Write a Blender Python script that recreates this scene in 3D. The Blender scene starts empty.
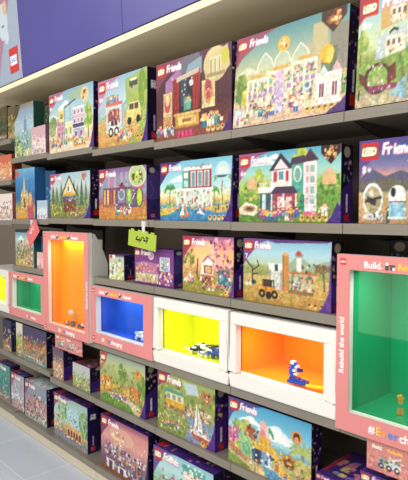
import bpy, bmesh, math, random
import numpy as np
from mathutils import Vector, Matrix

sc = bpy.context.scene
COL = sc.collection
# ------------------------------------------------------------------ camera
DZ = 0.043
F_PX = 530.0
cam_d = bpy.data.cameras.new('camera')
cam = bpy.data.objects.new('camera', cam_d); COL.objects.link(cam)
cam_d.sensor_fit = 'HORIZONTAL'; cam_d.sensor_width = 36.0
cam_d.lens = 36.0 * F_PX / 408.0
cam_d.clip_start = 0.05
yaw = math.atan(494 / F_PX); pit = math.atan(25 / F_PX)
cam.location = (0, -1.625, 1.54 + DZ)
fw = Vector((-math.cos(yaw) * math.cos(pit), math.sin(yaw) * math.cos(pit), -math.sin(pit)))
cam.rotation_euler = fw.to_track_quat('-Z', 'Y').to_euler()
sc.camera = cam
# ------------------------------------------------------------------ world and light
w = bpy.data.worlds.new('world'); sc.world = w; w.use_nodes = True
w.node_tree.nodes['Background'].inputs[0].default_value = (1.0, 0.985, 0.96, 1)
w.node_tree.nodes['Background'].inputs[1].default_value = 0.36
def area(name, loc, target, sx, sy, power, color=(1, 1, 1)):
    l = bpy.data.lights.new(name, 'AREA'); l.shape = 'RECTANGLE'; l.size = sx; l.size_y = sy
    l.energy = power; l.color = color
    o = bpy.data.objects.new(name, l); COL.objects.link(o); o.location = loc
    o.rotation_euler = (Vector(target) - Vector(loc)).to_track_quat('-Z', 'Y').to_euler()
    return o
area('ceiling_strip_light', (-2.2, -2.6, 3.5), (-2.2, 0.0, 0.9), 6.0, 1.6, 118, (1.0, 0.975, 0.94))
area('ceiling_panel_light', (0.2, -3.4, 3.4), (-2.0, 0.0, 0.5), 2.5, 2.0, 42, (1.0, 0.98, 0.96))
area('soffit_fill_light', (-2.2, -3.6, .9), (-2.2, 0.0, 2.3), 5.0, 1.2, 50, (1.0, 0.93, 0.80))  # added low fill that brightens the canopy soffit, not a store fixture
sc.view_settings.view_transform = 'Standard'; sc.view_settings.look = 'None'
sc.view_settings.exposure = 0.0; sc.view_settings.gamma = 1.0
sc.view_settings.use_curve_mapping = False

# ------------------------------------------------------------------ materials
def lin(c):
    return c / 12.92 if c <= 0.04045 else ((c + 0.055) / 1.055) ** 2.4
def hexc(h):
    h = h.lstrip('#')
    if len(h) == 3: h = ''.join(x * 2 for x in h)
    return tuple(int(h[i:i + 2], 16) / 255 for i in (0, 2, 4))
MATS = {}
def mat(name, h, rough=0.5, metal=0.0, spec=0.5, noise=0.0, nscale=30, coat=0.0):
    if name in MATS: return MATS[name]
    m = bpy.data.materials.new(name); m.use_nodes = True
    nt = m.node_tree; b = nt.nodes['Principled BSDF']
    rgb = tuple(lin(c) for c in hexc(h))
    b.inputs['Base Color'].default_value = (*rgb, 1)
    b.inputs['Roughness'].default_value = rough; b.inputs['Metallic'].default_value = metal
    b.inputs['Specular IOR Level'].default_value = spec
    b.inputs['Coat Weight'].default_value = coat
    if noise:
        tc = nt.nodes.new('ShaderNodeTexCoord'); n = nt.nodes.new('ShaderNodeTexNoise')
        n.inputs['Scale'].default_value = nscale; n.inputs['Detail'].default_value = 4
        nt.links.new(tc.outputs['Object'], n.inputs['Vector'])
        r = nt.nodes.new('ShaderNodeValToRGB')
        r.color_ramp.elements[0].position = 0.3; r.color_ramp.elements[1].position = 0.7
        r.color_ramp.elements[0].color = (*[c * (1 - noise) for c in rgb], 1)
        r.color_ramp.elements[1].color = (*[min(1, c * (1 + noise)) for c in rgb], 1)
        nt.links.new(n.outputs['Fac'], r.inputs['Fac']); nt.links.new(r.outputs['Color'], b.inputs['Base Color'])
        rr = nt.nodes.new('ShaderNodeMapRange'); rr.inputs[3].default_value = rough * 0.8; rr.inputs[4].default_value = min(1, rough * 1.25)
        nt.links.new(n.outputs['Fac'], rr.inputs[0]); nt.links.new(rr.outputs[0], b.inputs['Roughness'])
    MATS[name] = m; return m
def print_mat():
    m = bpy.data.materials.new('printed_card'); m.use_nodes = True
    nt = m.node_tree; b = nt.nodes['Principled BSDF']
    a = nt.nodes.new('ShaderNodeVertexColor'); a.layer_name = 'ink'
    nt.links.new(a.outputs['Color'], b.inputs['Base Color'])
    b.inputs['Roughness'].default_value = 0.42; b.inputs['Specular IOR Level'].default_value = 0.3
    return m
PRINT = print_mat()
def glass_mat():
    m = bpy.data.materials.new('clear_pane'); m.use_nodes = True
    nt = m.node_tree; nt.nodes.clear()
    o = nt.nodes.new('ShaderNodeOutputMaterial'); mx = nt.nodes.new('ShaderNodeMixShader')
    t = nt.nodes.new('ShaderNodeBsdfTransparent'); g = nt.nodes.new('ShaderNodeBsdfGlossy'); lw = nt.nodes.new('ShaderNodeLayerWeight'); pw = nt.nodes.new('ShaderNodeMath'); pw.operation = 'POWER'; pw.inputs[1].default_value = 4.0
    f = nt.nodes.new('ShaderNodeMath'); f.operation = 'MULTIPLY_ADD'; f.inputs[1].default_value = 0.35; f.inputs[2].default_value = 0.018
    nt.links.new(lw.outputs['Facing'], pw.inputs[0]); nt.links.new(pw.outputs[0], f.inputs[0]); g.inputs['Roughness'].default_value = 0.03
    t.inputs[0].default_value = (0.97, 0.98, 0.98, 1)
    nt.links.new(f.outputs[0], mx.inputs[0]); nt.links.new(t.outputs[0], mx.inputs[1]); nt.links.new(g.outputs[0], mx.inputs[2])
    nt.links.new(mx.outputs[0], o.inputs[0]); return m
GLASS = glass_mat()
M = dict(
    metal=mat('painted_grey_metal', '80796c', 0.45, 0.0, 0.5, 0.04, 12),
    metal_dark=mat('dark_grey_metal', '4a463f', 0.5, 0, 0.4, 0.05, 12),
    back=mat('taupe_back_panel', '776c5e', 0.6, 0, 0.3, 0.05, 6),
    plinth=mat('beige_plinth', 'c9bfa8', 0.5, 0, 0.4, 0.04, 10),
    cream=mat('cream_canopy', 'f8e6bd', 0.55, 0, 0.3, 0.02, 5),
    purple=mat('purple_fascia', '4b468c', 0.35, 0, 0.5, 0.03, 3),
    steel=mat('steel_edge', 'c9cbd0', 0.3, 0.6),
    white=mat('white_display_plastic', 'e6e2da', 0.3, 0, 0.5, 0.01, 8),
    pink=mat('pink_display_card', 'd88683', 0.45, 0, 0.4, 0.02, 6),
    shellgrey=mat('grey_display_shell', 'cfcac0', 0.5, 0, 0.4, 0.03, 8),
    card=mat('violet_carton_board', '2e1c55', 0.5, 0, 0.35, 0.05, 20),
    black=mat('black_ink', '141216', 0.5), whiteink=mat('white_ink', 'faf6f2', 0.5),
    red=mat('red_ink', 'c8302a', 0.4), yellowink=mat('yellow_ink', 'f7c540', 0.5), orangeink=mat('orange_ink', 'f09a4a', 0.5),
    blueink=mat('blue_ink', '4a7fd0', 0.5),
    l_orange=mat('orange_liner', 'ff9c06', 0.22, 0, 0.5), l_yellow=mat('yellow_liner', 'e2e600', 0.25, 0, 0.5),
    l_green=mat('green_liner', '009a60', 0.16, 0, 0.6), l_blue=mat('blue_liner', '0850c0', 0.2, 0, 0.5),
    tag_green=mat('lime_tag', 'a4b83c', 0.45), tag_red=mat('coral_tag', 'dd6a6a', 0.45),
    clear=mat('clear_plastic_strip', 'cfcfca', 0.2, 0, 0.6),
)
def brick(h): return mat('brick_plastic_' + h, h, 0.25, 0, 0.5)

# ------------------------------------------------------------------ object helpers
def link(name, me, parent=None, m=None):
    o = bpy.data.objects.new(name, me); COL.objects.link(o)
    if parent: o.parent = parent
    if m is not None: me.materials.append(m)
    return o
def tag(o, label=None, cat=None, group=None, kind=None):
    if label: o['label'] = label
    if cat: o['category'] = cat
    if group: o['group'] = group
    if kind: o['kind'] = kind
    return o
def empty(name, loc, label, cat, group=None, rz=0, rx=0):
    o = bpy.data.objects.new(name, None); COL.objects.link(o); o.location = loc
    o.rotation_euler = (rx, 0, rz); o.empty_display_size = 0.05
    return tag(o, label, cat, group)
class MB:
    def __init__(s): s.bm = bmesh.new()
    def box(s, x0, y0, z0, x1, y1, z1, mtx=None):
        v = [s.bm.verts.new(Vector(p) if mtx is None else mtx @ Vector(p)) for p in
             [(x0, y0, z0), (x1, y0, z0), (x1, y1, z0), (x0, y1, z0), (x0, y0, z1), (x1, y0, z1), (x1, y1, z1), (x0, y1, z1)]]
        for f in [(0, 3, 2, 1), (4, 5, 6, 7), (0, 1, 5, 4), (1, 2, 6, 5), (2, 3, 7, 6), (3, 0, 4, 7)]:
            s.bm.faces.new([v[i] for i in f])
        return s
    def prism(s, pts, axis, a, b):
        # extrude a polygon; axis 'x': pts=(y,z); 'y': pts=(x,z); 'z': pts=(x,y)
        def mk(p, t):
            return {'x': (t, p[0], p[1]), 'y': (p[0], t, p[1]), 'z': (p[0], p[1], t)}[axis]
        A = [s.bm.verts.new(mk(p, a)) for p in pts]; B = [s.bm.verts.new(mk(p, b)) for p in pts]
        n = len(pts)
        s.bm.faces.new(A); s.bm.faces.new(B[::-1])
        for i in range(n): s.bm.faces.new((A[i], B[i], B[(i + 1) % n], A[(i + 1) % n]))
        return s
    def cyl(s, c, r, h, n=14, axis='z', r2=None):
        r2 = r if r2 is None else r2
        A = []; B = []
        for i in range(n):
            a = 2 * math.pi * i / n; x, y = math.cos(a), math.sin(a)
            if axis == 'z': p, q = (c[0] + r * x, c[1] + r * y, c[2]), (c[0] + r2 * x, c[1] + r2 * y, c[2] + h)
            elif axis == 'y': p, q = (c[0] + r * x, c[1], c[2] + r * y), (c[0] + r2 * x, c[1] + h, c[2] + r2 * y)
            else: p, q = (c[0], c[1] + r * x, c[2] + r * y), (c[0] + h, c[1] + r2 * x, c[2] + r2 * y)
            A.append(s.bm.verts.new(p)); B.append(s.bm.verts.new(q))
        s.bm.faces.new(A); s.bm.faces.new(B[::-1])
        for i in range(n): s.bm.faces.new((A[i], B[i], B[(i + 1) % n], A[(i + 1) % n]))
        return s
    def ball(s, c, r, sx=1, sy=1, sz=1, n=12):
        bmesh.ops.create_uvsphere(s.bm, u_segments=n, v_segments=n // 2 + 2, radius=r,
                                  matrix=Matrix.Translation(c) @ Matrix.Diagonal((sx, sy, sz, 1)))
        return s
    def build(s, name, m, parent=None, bevel=0, seg=2, smooth=False):
        bmesh.ops.recalc_face_normals(s.bm, faces=s.bm.faces)
        me = bpy.data.meshes.new(name); s.bm.to_mesh(me); s.bm.free()
        o = link(name, me, parent, m)
        if smooth:
            for p in me.polygons: p.use_smooth = True
        if bevel:
            b = o.modifiers.new('bevel', 'BEVEL'); b.width = bevel; b.segments = seg; b.limit_method = 'ANGLE'
        return o
def text(s, parent, loc, size, m, rot=(math.pi / 2, 0, 0), name='lettering', thick=0.0, align='LEFT', depth=0.0006, xs=1.0):
    c = bpy.data.curves.new(name, 'FONT'); c.body = s; c.size = size; c.offset = thick; c.extrude = depth
    c.align_x = align; c.resolution_u = 3
    t = bpy.data.objects.new('t', c); COL.objects.link(t)
    bpy.context.view_layer.update()
    me = bpy.data.meshes.new_from_object(t.evaluated_get(bpy.context.evaluated_depsgraph_get()))
    bpy.data.objects.remove(t)
    me.materials.clear()
    o = link(name, me, parent, m); o.location = loc; o.rotation_euler = rot; o.scale = (xs, 1, 1)
    return o

# ------------------------------------------------------------------ printed artwork (coloured ink on a fine mesh)
PPM = 840
GLY = {  # stroke letters in a 1 x 1 cell, y down
 'L': [[(0, 0), (0, 1), (.75, 1)]], 'E': [[(.8, 0), (0, 0), (0, 1), (.8, 1)], [(0, .5), (.65, .5)]],
 'G': [[(.85, .15), (.5, 0), (.1, .2), (0, .6), (.2, 1), (.75, .95), (.8, .55), (.5, .55)]],
 'O': [[(.4, 0), (0, .3), (0, .8), (.4, 1), (.85, .75), (.85, .25), (.4, 0)]],
 'F': [[(.9, 0), (.2, .05), (.1, 1)], [(.15, .5), (.7, .45)]], 'r': [[(.1, .4), (.15, 1)], [(.15, .6), (.4, .4), (.65, .45)]],
 'i': [[(.3, .4), (.3, 1)], [(.3, .15), (.32, .2)]], 'e': [[(0, .7), (.6, .6), (.4, .4), (.05, .6), (.15, 1), (.6, .95)]],
 'n': [[(0, .4), (.05, 1)], [(.05, .6), (.35, .4), (.55, .6), (.6, 1)]],
 'd': [[(.6, 0), (.6, 1)], [(.6, .55), (.2, .45), (0, .75), (.25, 1), (.6, .85)]],
 's': [[(.6, .45), (.2, .42), (.1, .6), (.55, .75), (.5, 1), (0, .98)]],
 '6': [[(.7, 0), (.1, .4), (.05, .8), (.4, 1), (.75, .75), (.4, .5), (.1, .65)]],
 '7': [[(0, 0), (.8, 0), (.3, 1)]], '8': [[(.4, 0), (.1, .25), (.7, .7), (.4, 1), (.05, .75), (.7, .25), (.4, 0)]],
 '+': [[(.4, .25), (.4, .85)], [(.1, .55), (.7, .55)]], '1': [[(.2, .2), (.45, 0), (.45, 1)]],
}
class Art:
    def __init__(s, w, h, base='fff', seed=1):
        s.w, s.h = w, h
        s.W = max(12, int(w * PPM) // 3 * 3); s.H = max(12, int(h * PPM) // 3 * 3)
        s.fine = 1.0; s.sx = 1.0
        s.a = np.empty((s.H, s.W, 3)); s.a[:] = hexc(base); s.rnd = random.Random(seed)
    def _c(s, x, y): return x / 100 * s.W * s.sx, y / 100 * s.H
    def G(s, stops, y0=0, y1=100, x0=0, x1=100):
        ys = np.linspace(0, 1, s.H); xs = [p for p, _ in stops]
        g = np.stack([np.interp(ys * 100, xs, [hexc(c)[k] for _, c in stops]) for k in range(3)], 1)
        a, b = int(y0 / 100 * s.H), int(y1 / 100 * s.H); c, d = int(x0 / 100 * s.W), int(x1 / 100 * s.W)
        s.a[a:b, c:d] = g[a:b, None]; return s
    def P(s, pts, c, al=1.0):
        pts = [s._c(*p) for p in pts]
        xs = [p[0] for p in pts]; ys = [p[1] for p in pts]
        x0, x1 = max(0, int(min(xs))), min(s.W, int(max(xs)) + 2); y0, y1 = max(0, int(min(ys))), min(s.H, int(max(ys)) + 2)
        if x1 <= x0 or y1 <= y0: return s
        X, Y = np.meshgrid(np.arange(x0, x1) + .5, np.arange(y0, y1) + .5)
        ins = np.zeros(X.shape, bool); n = len(pts)
        for i in range(n):
            (ax, ay), (bx, by) = pts[i], pts[(i + 1) % n]
            if ay == by: continue
            cnd = ((ay > Y) != (by > Y)) & (X < (bx - ax) * (Y - ay) / (by - ay) + ax)
            ins ^= cnd
        v = s.a[y0:y1, x0:x1]; v[ins] = v[ins] * (1 - al) + np.array(hexc(c)) * al
        return s
    def R(s, x0, y0, x1, y1, c, al=1.0): return s.P([(x0, y0), (x1, y0), (x1, y1), (x0, y1)], c, al)
    def E(s, cx, cy, rx, ry, c, al=1.0):
        return s.P([(cx + rx * math.cos(t * math.pi / 10), cy + ry * math.sin(t * math.pi / 10)) for t in range(20)], c, al)
    def L(s, pts, wd, c):
        k = s.W / s.H
        for (x0, y0), (x1, y1) in zip(pts, pts[1:]):
            dx, dy = (x1 - x0) * k, (y1 - y0); l = math.hypot(dx, dy) or 1
            ux, uy = -dy / l * wd / 2, dx / l * wd / 2; ex, ey = dx / l * wd / 4, dy / l * wd / 4
            s.P([(x0 + (ux - ex) / k, y0 + uy - ey), (x1 + (ux + ex) / k, y1 + uy + ey), (x1 + (-ux + ex) / k, y1 - uy + ey), (x0 + (-ux - ex) / k, y0 - uy - ey)], c)
        return s
    def S(s, x0, y0, x1, y1, n, sz, cols):
        k = s.W / s.H; cols = cols.split()
        for _ in range(n):
            x, y = s.rnd.uniform(x0, x1), s.rnd.uniform(y0, y1); a = s.rnd.uniform(.5, 1.2) * sz; b = s.rnd.uniform(.5, 1.3) * sz
            if s.rnd.random() < .5: s.R(x - a / k, y - b, x + a / k, y + b, s.rnd.choice(cols))
            else: s.E(x, y, a / k, b, s.rnd.choice(cols))
        return s
    def cloud(s, x, y, r, c='fff', al=.85):
        for dx, dy, q in ((0, 0, 1), (-1, .3, .7), (1, .2, .8), (.4, -.5, .7), (-1.8, .5, .4), (1.9, .5, .5)):
            s.E(x + dx * r, y + dy * r, r * q, r * q * .8, c, al)
        return s
    def tree(s, x, y0, y1, r, c='6a9a3a', c2='8fbb4a', tr='7a5530'):
        s.R(x - r * .1, y0, x + r * .1, y1, tr)
        k = s.rnd
        h = (y1 - y0)
        for i in range(26):
            a = k.uniform(0, 6.3); q = k.random() ** .5
            s.E(x + math.cos(a) * q * r * .8, y0 + h * .35 + math.sin(a) * q * h * .35, r * .3, h * .12, k.choice([c, c, c2]))
        return s
    def pine(s, x, y0, y1, r, c='3f5f3a'):
        for i in range(4):
            t = i / 4; s.P([(x, y0 + (y1 - y0) * t * .7), (x + r * (.4 + .6 * t), y0 + (y1 - y0) * (t * .7 + .35)), (x - r * (.4 + .6 * t), y0 + (y1 - y0) * (t * .7 + .35))], c)
        return s
    def palm(s, x, y0, y1, r, c='3f9a4a'):
        s.L([(x, y0), (x - 1, (y0 + y1) / 2), (x, y1)], 2, '8a6038')
        for a in (-160, -130, -90, -50, -20, 10, 170):
            t = math.radians(a); s.L([(x, y0), (x + r * .6 * math.cos(t), y0 + r * .7 * math.sin(t) - 2), (x + r * math.cos(t), y0 + r * .9 * math.sin(t) + 5)], 3, c)
        return s
    def person(s, x, y, h, shirt='e0559a', legs='3b5fa8', hair='5a3420'):
        h *= .74; w = h * .16
        s.R(x - w, y - h * .45, x - w * .1, y, legs); s.R(x + w * .1, y - h * .45, x + w, y, legs)
        s.P([(x - w * 1.1, y - h * .45), (x + w * 1.1, y - h * .45), (x + w * .8, y - h * .75), (x - w * .8, y - h * .75)], shirt)
        s.L([(x - w * .9, y - h * .7), (x - w * 1.7, y - h * .5)], w * .7, 'f0c090'); s.L([(x + w * .9, y - h * .7), (x + w * 1.7, y - h * .55)], w * .7, 'f0c090')
        s.E(x, y - h * .87, w * 1.15, h * .14, hair); s.E(x, y - h * .84, w * .75, h * .09, 'f2c79a')
        return s
    def people(s, x0, x1, y, h, n, jit=3):
        cs = ['e0559a', '48a0c8', 'f2c53d', 'e86a50', '7a56b0', 'fafafa', '50b088']; hs = ['5a3420', '2a1a18', 'd08a30', 'a03a20', '8a5a30']
        n = int(n * 1.4 + .5)
        for i in range(n):
            s.person(x0 + (x1 - x0) * (i + .5) / n + s.rnd.uniform(-1, 1), y + s.rnd.uniform(-jit, jit), h, s.rnd.choice(cs), s.rnd.choice(['3b5fa8', '8a4a7a', 'e8e0d0', '2f7f88']), s.rnd.choice(hs))
        return s
    def house(s, x0, y0, x1, y1, wall, trim='fff', win='5b6f88', nx=2, ny=2):
        s.R(x0, y0, x1, y1, wall); s.R(x0, y0, x1, y0 + 2, trim); s.R(x0, y1 - 2, x1, y1, trim)
        dx, dy = (x1 - x0) / nx, (y1 - y0) / ny
        for i in range(nx):
            for j in range(ny):
                a, b = x0 + dx * (i + .2), y0 + dy * (j + .25)
                s.R(a, b, a + dx * .6, b + dy * .6, trim); s.R(a + dx * .1, b + dy * .08, a + dx * .5, b + dy * .52, win)
                s.R(a + dx * .28, b + dy * .08, a + dx * .32, b + dy * .52, trim)
        return s
    def word(s, t, x, y, h, c, wd, sp=.95, ital=.0, sx=1.0, cond=.8):
        k = s.H / s.W * sx
        for ch in t:
            for st in GLY.get(ch, []):
                s.L([(x + (px + ital * (1 - py)) * h * k * cond, y + py * h) for px, py in st], wd, c)
            x += h * k * sp * (.6 if ch in 'i' else .85)
        return s
    def logo(s, u=1.0, corner='6a2f86', age='8+', cw=46, name=True):
        """red square with the block letters, then the white script word"""
        k = s.H / s.W
        if corner: s.P([(0, 0), (cw * k * 1.35, 0), (cw * k * .9, 5), (cw * k * .55, 16), (cw * k * .25, 24 * u), (0, 36 * u)], corner, .85)
        q = 13 * u; x0, y0 = 3 * k * 1.2, 4
        s.R(x0, y0, x0 + q * k * 1.1, y0 + q, 'd8231c')
        s.word('LEGO', x0 + q * k * .09, y0 + q * .3, q * .4, '1a1010', q * .2, .62, .12, .88)
        s.word('LEGO', x0 + q * k * .09, y0 + q * .3, q * .4, 'f6d33c', q * .155, .62, .12, .88)
        s.word('LEGO', x0 + q * k * .09, y0 + q * .3, q * .4, 'ffffff', q * .095, .62, .12, .88)
        if name:
            s.word('Friends', x0 + q * k * 1.35, y0 + q * .14, q * .6, 'c868a8', q * .2, .62, .1, 1.0, .62)
            s.word('Friends', x0 + q * k * 1.35, y0 + q * .10, q * .6, 'ffffff', q * .13, .62, .1, 1.0, .62)
        if age: s.word(age, x0 + 1 * k, y0 + q * 1.35, q * .42, 'ffffff', 1.6)
        return s
    def swoosh(s, c='3c1c78', w=8, top=30):
        s.P([(100, top), (100 - w * .25, top + 20), (100 - w * .6, 72), (100 - w * 1.6, 90), (100 - w * 2.6, 100), (100, 100)], c)
        return s
    def badge(s, cx, cy, r, c='e8d08a', heart=False):
        k = s.H / s.W
        if heart:
            s.P([(cx, cy + r), (cx - r * k, cy), (cx - r * k, cy - r * .6), (cx - r * .5 * k, cy - r), (cx, cy - r * .6), (cx + r * .5 * k, cy - r), (cx + r * k, cy - r * .6), (cx + r * k, cy)], c)
        else: s.E(cx, cy, r * k, r, c)
        s.S(cx - r * .5 * k, cy - r * .5, cx + r * .5 * k, cy + r * .4, 14, r * .16, 'f0c060 b05030 6a3020 fff0c0 c88040')
        return s
    def dots(s, x, y, n, r=4, c='f0a830'):
        k = s.H / s.W
        for i in range(n):
            s.E(x + i * r * k * 2.2, y, r * k, r, c); s.E(x + i * r * k * 2.2, y - r * .1, r * k * .55, r * .55, 'f7dfb0'); s.E(x + i * r * k * 2.2, y - r * .3, r * k * .5, r * .4, '6a3a20')
        return s
    def obj(s, name, parent, loc, rz=0, rx=0, flat=False):
        """fine mesh carrying the ink; lies in XZ facing -Y with its lower left corner at loc"""
        rs = np.random.RandomState(11)
        for bl, am in ((9, .15), (18, .08)):
            nb = rs.rand(s.H // bl + 1, s.W // bl + 1, 3) * .5 + rs.rand(s.H // bl + 1, s.W // bl + 1, 1) * .5
            nb = nb.repeat(bl, 0).repeat(bl, 1)[:s.H, :s.W]; wgt = np.clip(np.linspace(-.5, 1.7, s.H), .06, 1)[:, None, None]
            s.a = s.a * (1 + am * 2 * (nb - .5) * wgt * s.fine)
        nb = rs.rand(s.H // 5 + 1, s.W // 5 + 1, 1).repeat(5, 0).repeat(5, 1)[:s.H, :s.W]
        s.a = s.a * (1 + .26 * (nb - .5) * wgt * s.fine)
        gr = s.a.mean(2, keepdims=True); s.a = (gr + (s.a - gr) * .86) * np.array([.96, .94, .90])
        a = np.clip(s.a, 0, 1).reshape(s.H // 3, 3, s.W // 3, 3, 3).mean((1, 3))
        a += (np.random.RandomState(7).rand(*a.shape[:2], 1) - .5) * .03
        a = np.clip(a, 0.005, 0.97); H, W = a.shape[:2]
        l = np.where(a <= .04045, a / 12.92, ((a + .055) / 1.055) ** 2.4)
        xs = np.linspace(0, s.w, W); zs = np.linspace(s.h, 0, H)
        X, Z = np.meshgrid(xs, zs); co = np.zeros((H, W, 3)); co[..., 0] = X
        if flat: co[..., 1] = Z
        else: co[..., 2] = Z
        me = bpy.data.meshes.new(name); n = W * H
        idx = np.arange(n).reshape(H, W)
        q = np.stack([idx[1:, :-1], idx[1:, 1:], idx[:-1, 1:], idx[:-1, :-1]], -1).reshape(-1, 4)
        me.vertices.add(n); me.vertices.foreach_set('co', co.ravel())
        me.loops.add(q.size); me.loops.foreach_set('vertex_index', q.ravel().astype(np.int32))
        me.polygons.add(len(q)); me.polygons.foreach_set('loop_start', np.arange(0, q.size, 4, dtype=np.int32))
        me.update(calc_edges=True)
        ca = me.color_attributes.new('ink', 'FLOAT_COLOR', 'POINT')
        c4 = np.ones((n, 4)); c4[:, :3] = l.reshape(-1, 3); ca.data.foreach_set('color', c4.ravel())
        o = link(name, me, parent, PRINT); o.location = loc; o.rotation_euler = (rx, 0, rz)
        return o

# ------------------------------------------------------------------ measurements (metres)
XB = [-0.474, -1.03, -1.576, -2.11, -2.69, -3.25, -3.82, -4.40]     # bay joints, right to left
D = 0.45
ROW = {1: [1.90, 1.90, 1.90, 1.915, 1.935, 1.95, 2.10], 2: [1.51, 1.51, 1.512, 1.515, 1.52, 1.512, 1.80],
       3: [1.18, 1.18, 1.18, 1.18, 1.18, 1.172, 1.50], 4: [.80] * 7,
       5: [.46, .46, .46, .462, .465, .495, .50], 6: [.062] * 6 + [.07]}
for k in ROW: ROW[k] = [z + DZ for z in ROW[k]]
def row_z(row, x):
    for i in range(7):
        if XB[i] >= x > XB[i + 1]: return ROW[row][i]
    return ROW[row][0 if x > XB[0] else 6]
CANZ = 2.457 + DZ

# ------------------------------------------------------------------ floor, wall
fm = bpy.data.materials.new('pale_blue_grey_tiles'); fm.use_nodes = True
nt = fm.node_tree; b = nt.nodes['Principled BSDF']
tc = nt.nodes.new('ShaderNodeTexCoord'); br = nt.nodes.new('ShaderNodeTexBrick')
br.offset = 0; br.inputs['Scale'].default_value = 1; br.inputs['Brick Width'].default_value = .6; br.inputs['Row Height'].default_value = .3
br.inputs['Mortar Size'].default_value = .004; br.inputs['Color1'].default_value = (.60, .65, .75, 1); br.inputs['Color2'].default_value = (.57, .62, .72, 1)
br.inputs['Mortar'].default_value = (.75, .78, .84, 1)
nz = nt.nodes.new('ShaderNodeTexNoise'); nz.inputs['Scale'].default_value = 9; nz.inputs['Detail'].default_value = 5
mx = nt.nodes.new('ShaderNodeMix'); mx.data_type = 'RGBA'; mx.blend_type = 'MULTIPLY'; mx.inputs[0].default_value = .12
nt.links.new(tc.outputs['Object'], br.inputs['Vector']); nt.links.new(tc.outputs['Object'], nz.inputs['Vector'])
nt.links.new(br.outputs['Color'], mx.inputs[6]); nt.links.new(nz.outputs['Color'], mx.inputs[7])
nt.links.new(mx.outputs[2], b.inputs['Base Color']); b.inputs['Roughness'].default_value = .32
tag(MB().box(-7, -4.2, -.05, 1.6, .5, 0).build('floor', fm), kind='structure')
tag(MB().box(-7, .5, -.05, 1.6, .6, 3.4).build('wall_back', M['back']), kind='structure')

# ------------------------------------------------------------------ shelving bays
TALL = (0, 4)     # bays that carry a tall showcase
bay_words = ['at the right edge, behind the tall green showcase', 'over and under the orange white framed showcase',
             'over and under the yellow showcase', 'over and under the pink framed blue showcase',
             'behind the tall orange showcase', 'over and under the small green showcase', 'at the far left end with closer set shelves']
for i in range(7):
    x1, x0 = XB[i], XB[i + 1]; g = .0012
    u = empty('shelving_bay', ((x0 + x1) / 2, D / 2, 0), 'grey metal shelving bay ' + bay_words[i], 'shelving', 'grey metal shelving bays')
    off = Vector((-(x0 + x1) / 2, -D / 2, 0))
    def pb(name, m, *boxes, bevel=0):
        mb = MB()
        for bx in boxes: mb.box(bx[0] + off.x, bx[1] + off.y, bx[2], bx[3] + off.x, bx[4] + off.y, bx[5])
        return mb.build(name, m, u, bevel)
    pb('back_panel', M['back'], (x0 + g, D - .012, .0, x1 - g, D, CANZ - .002))
    for r in range(1, 7):
        z = ROW[r][i]; yf = 0.0
        if r == 3 and i in TALL: yf = .215 if i else .285
        lip = .036 if r < 6 else .040
        s = pb('shelf' if r < 6 else 'base_shelf', M['metal'], (x0 + g, yf, z - .022, x1 - g, D - .014, z), (x0 + g, yf, z - lip, x1 - g, yf + .012, z - .0215), bevel=.0012)
        if r in (1, 2, 4, 5):
            for xx in (x0 + .006, x1 - .009):
                mb = MB()
                mb.prism([(yf + .06 - D / 2, z - .0225), (D - .014 - D / 2, z - .0225), (D - .014 - D / 2, z - .085), (yf + .22 - D / 2, z - .06)], 'x', xx + off.x, xx + .003 + off.x)
                mb.build('bracket', M['metal_dark'], s)
    pb('plinth', M['plinth'], (x0 + g, .004, .004, x1 - g, .02, ROW[6][i] - .041), bevel=.001)
    pb('upright', M['metal_dark'], (x1 - .012, D - .03, 0.0, x1 - .0015, D - .0125, CANZ - .003))

# ------------------------------------------------------------------ canopy
cn = empty('canopy', (-2.2, D / 2, CANZ), 'long cream canopy with purple fascia boards running over the shelves', 'canopy')
def cb(name, m, *boxes, bevel=0, rx=0):
    mb = MB()
    for bx in boxes: mb.box(bx[0] + 2.2, bx[1] - D / 2, bx[2] - CANZ, bx[3] + 2.2, bx[4] - D / 2, bx[5] - CANZ)
    return mb.build(name, m, cn, bevel)
cb('soffit', M['cream'], (-5.2, .012, CANZ, .2, D, CANZ + .02), bevel=.001)
cb('front_lip', M['cream'], (-5.2, 0, CANZ - .002, .2, .012, CANZ + .034), bevel=.003)
def fascia(name, m, x0, x1, z0=CANZ + .040, z1=3.25, lean=math.radians(4), yo=0.0, th=.018):
    o = MB().box(x0, 0, 0, x1, th, z1 - z0).build(name, m, cn, .0015)
    o.location = (2.2, -D / 2 + yo, z0 - CANZ); o.rotation_euler = (lean, 0, 0); return o
for a, c in ((-3.590, -2.372), (-2.368, -1.15), (-1.146, .07)): fascia('fascia_board', M['purple'], a, c)
fascia('fascia_edge_strip', M['steel'], -3.606, -3.598)
fascia('dark_channel', M['black'], -5.2, .2, CANZ + .034, CANZ + .062, 0, .004, .01)
fascia('dark_channel', M['black'], -3.598, -3.590, yo=.006)
pa = Art(1.2, .72, '9fb0d2', 3); pa.fine = .1
pa.P([(0, 0), (100, 0), (98, 8), (72, 100), (0, 100)], 'b27aa0'); pa.P([(0, 55), (78, 82), (72, 100), (0, 100)], 'b0648a')
pa.P([(100, 5), (100, 100), (66, 100), (95, 10)], '9db0d0')
pa.E(80, 40, 7, 18, 'c4d6f0'); pa.E(84, 28, 3, 7, 'd8c08a'); pa.E(84, 55, 3, 8, 'c4d6f0'); pa.E(80, 44, 2, 1.2, '777')
poster = pa.obj('poster_print', cn, (2.2 - 4.806, -D / 2 - .001, .041), rx=math.radians(4))
pb_ = fascia('poster_board', M['steel'], -4.806, -3.607, yo=0)
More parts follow.
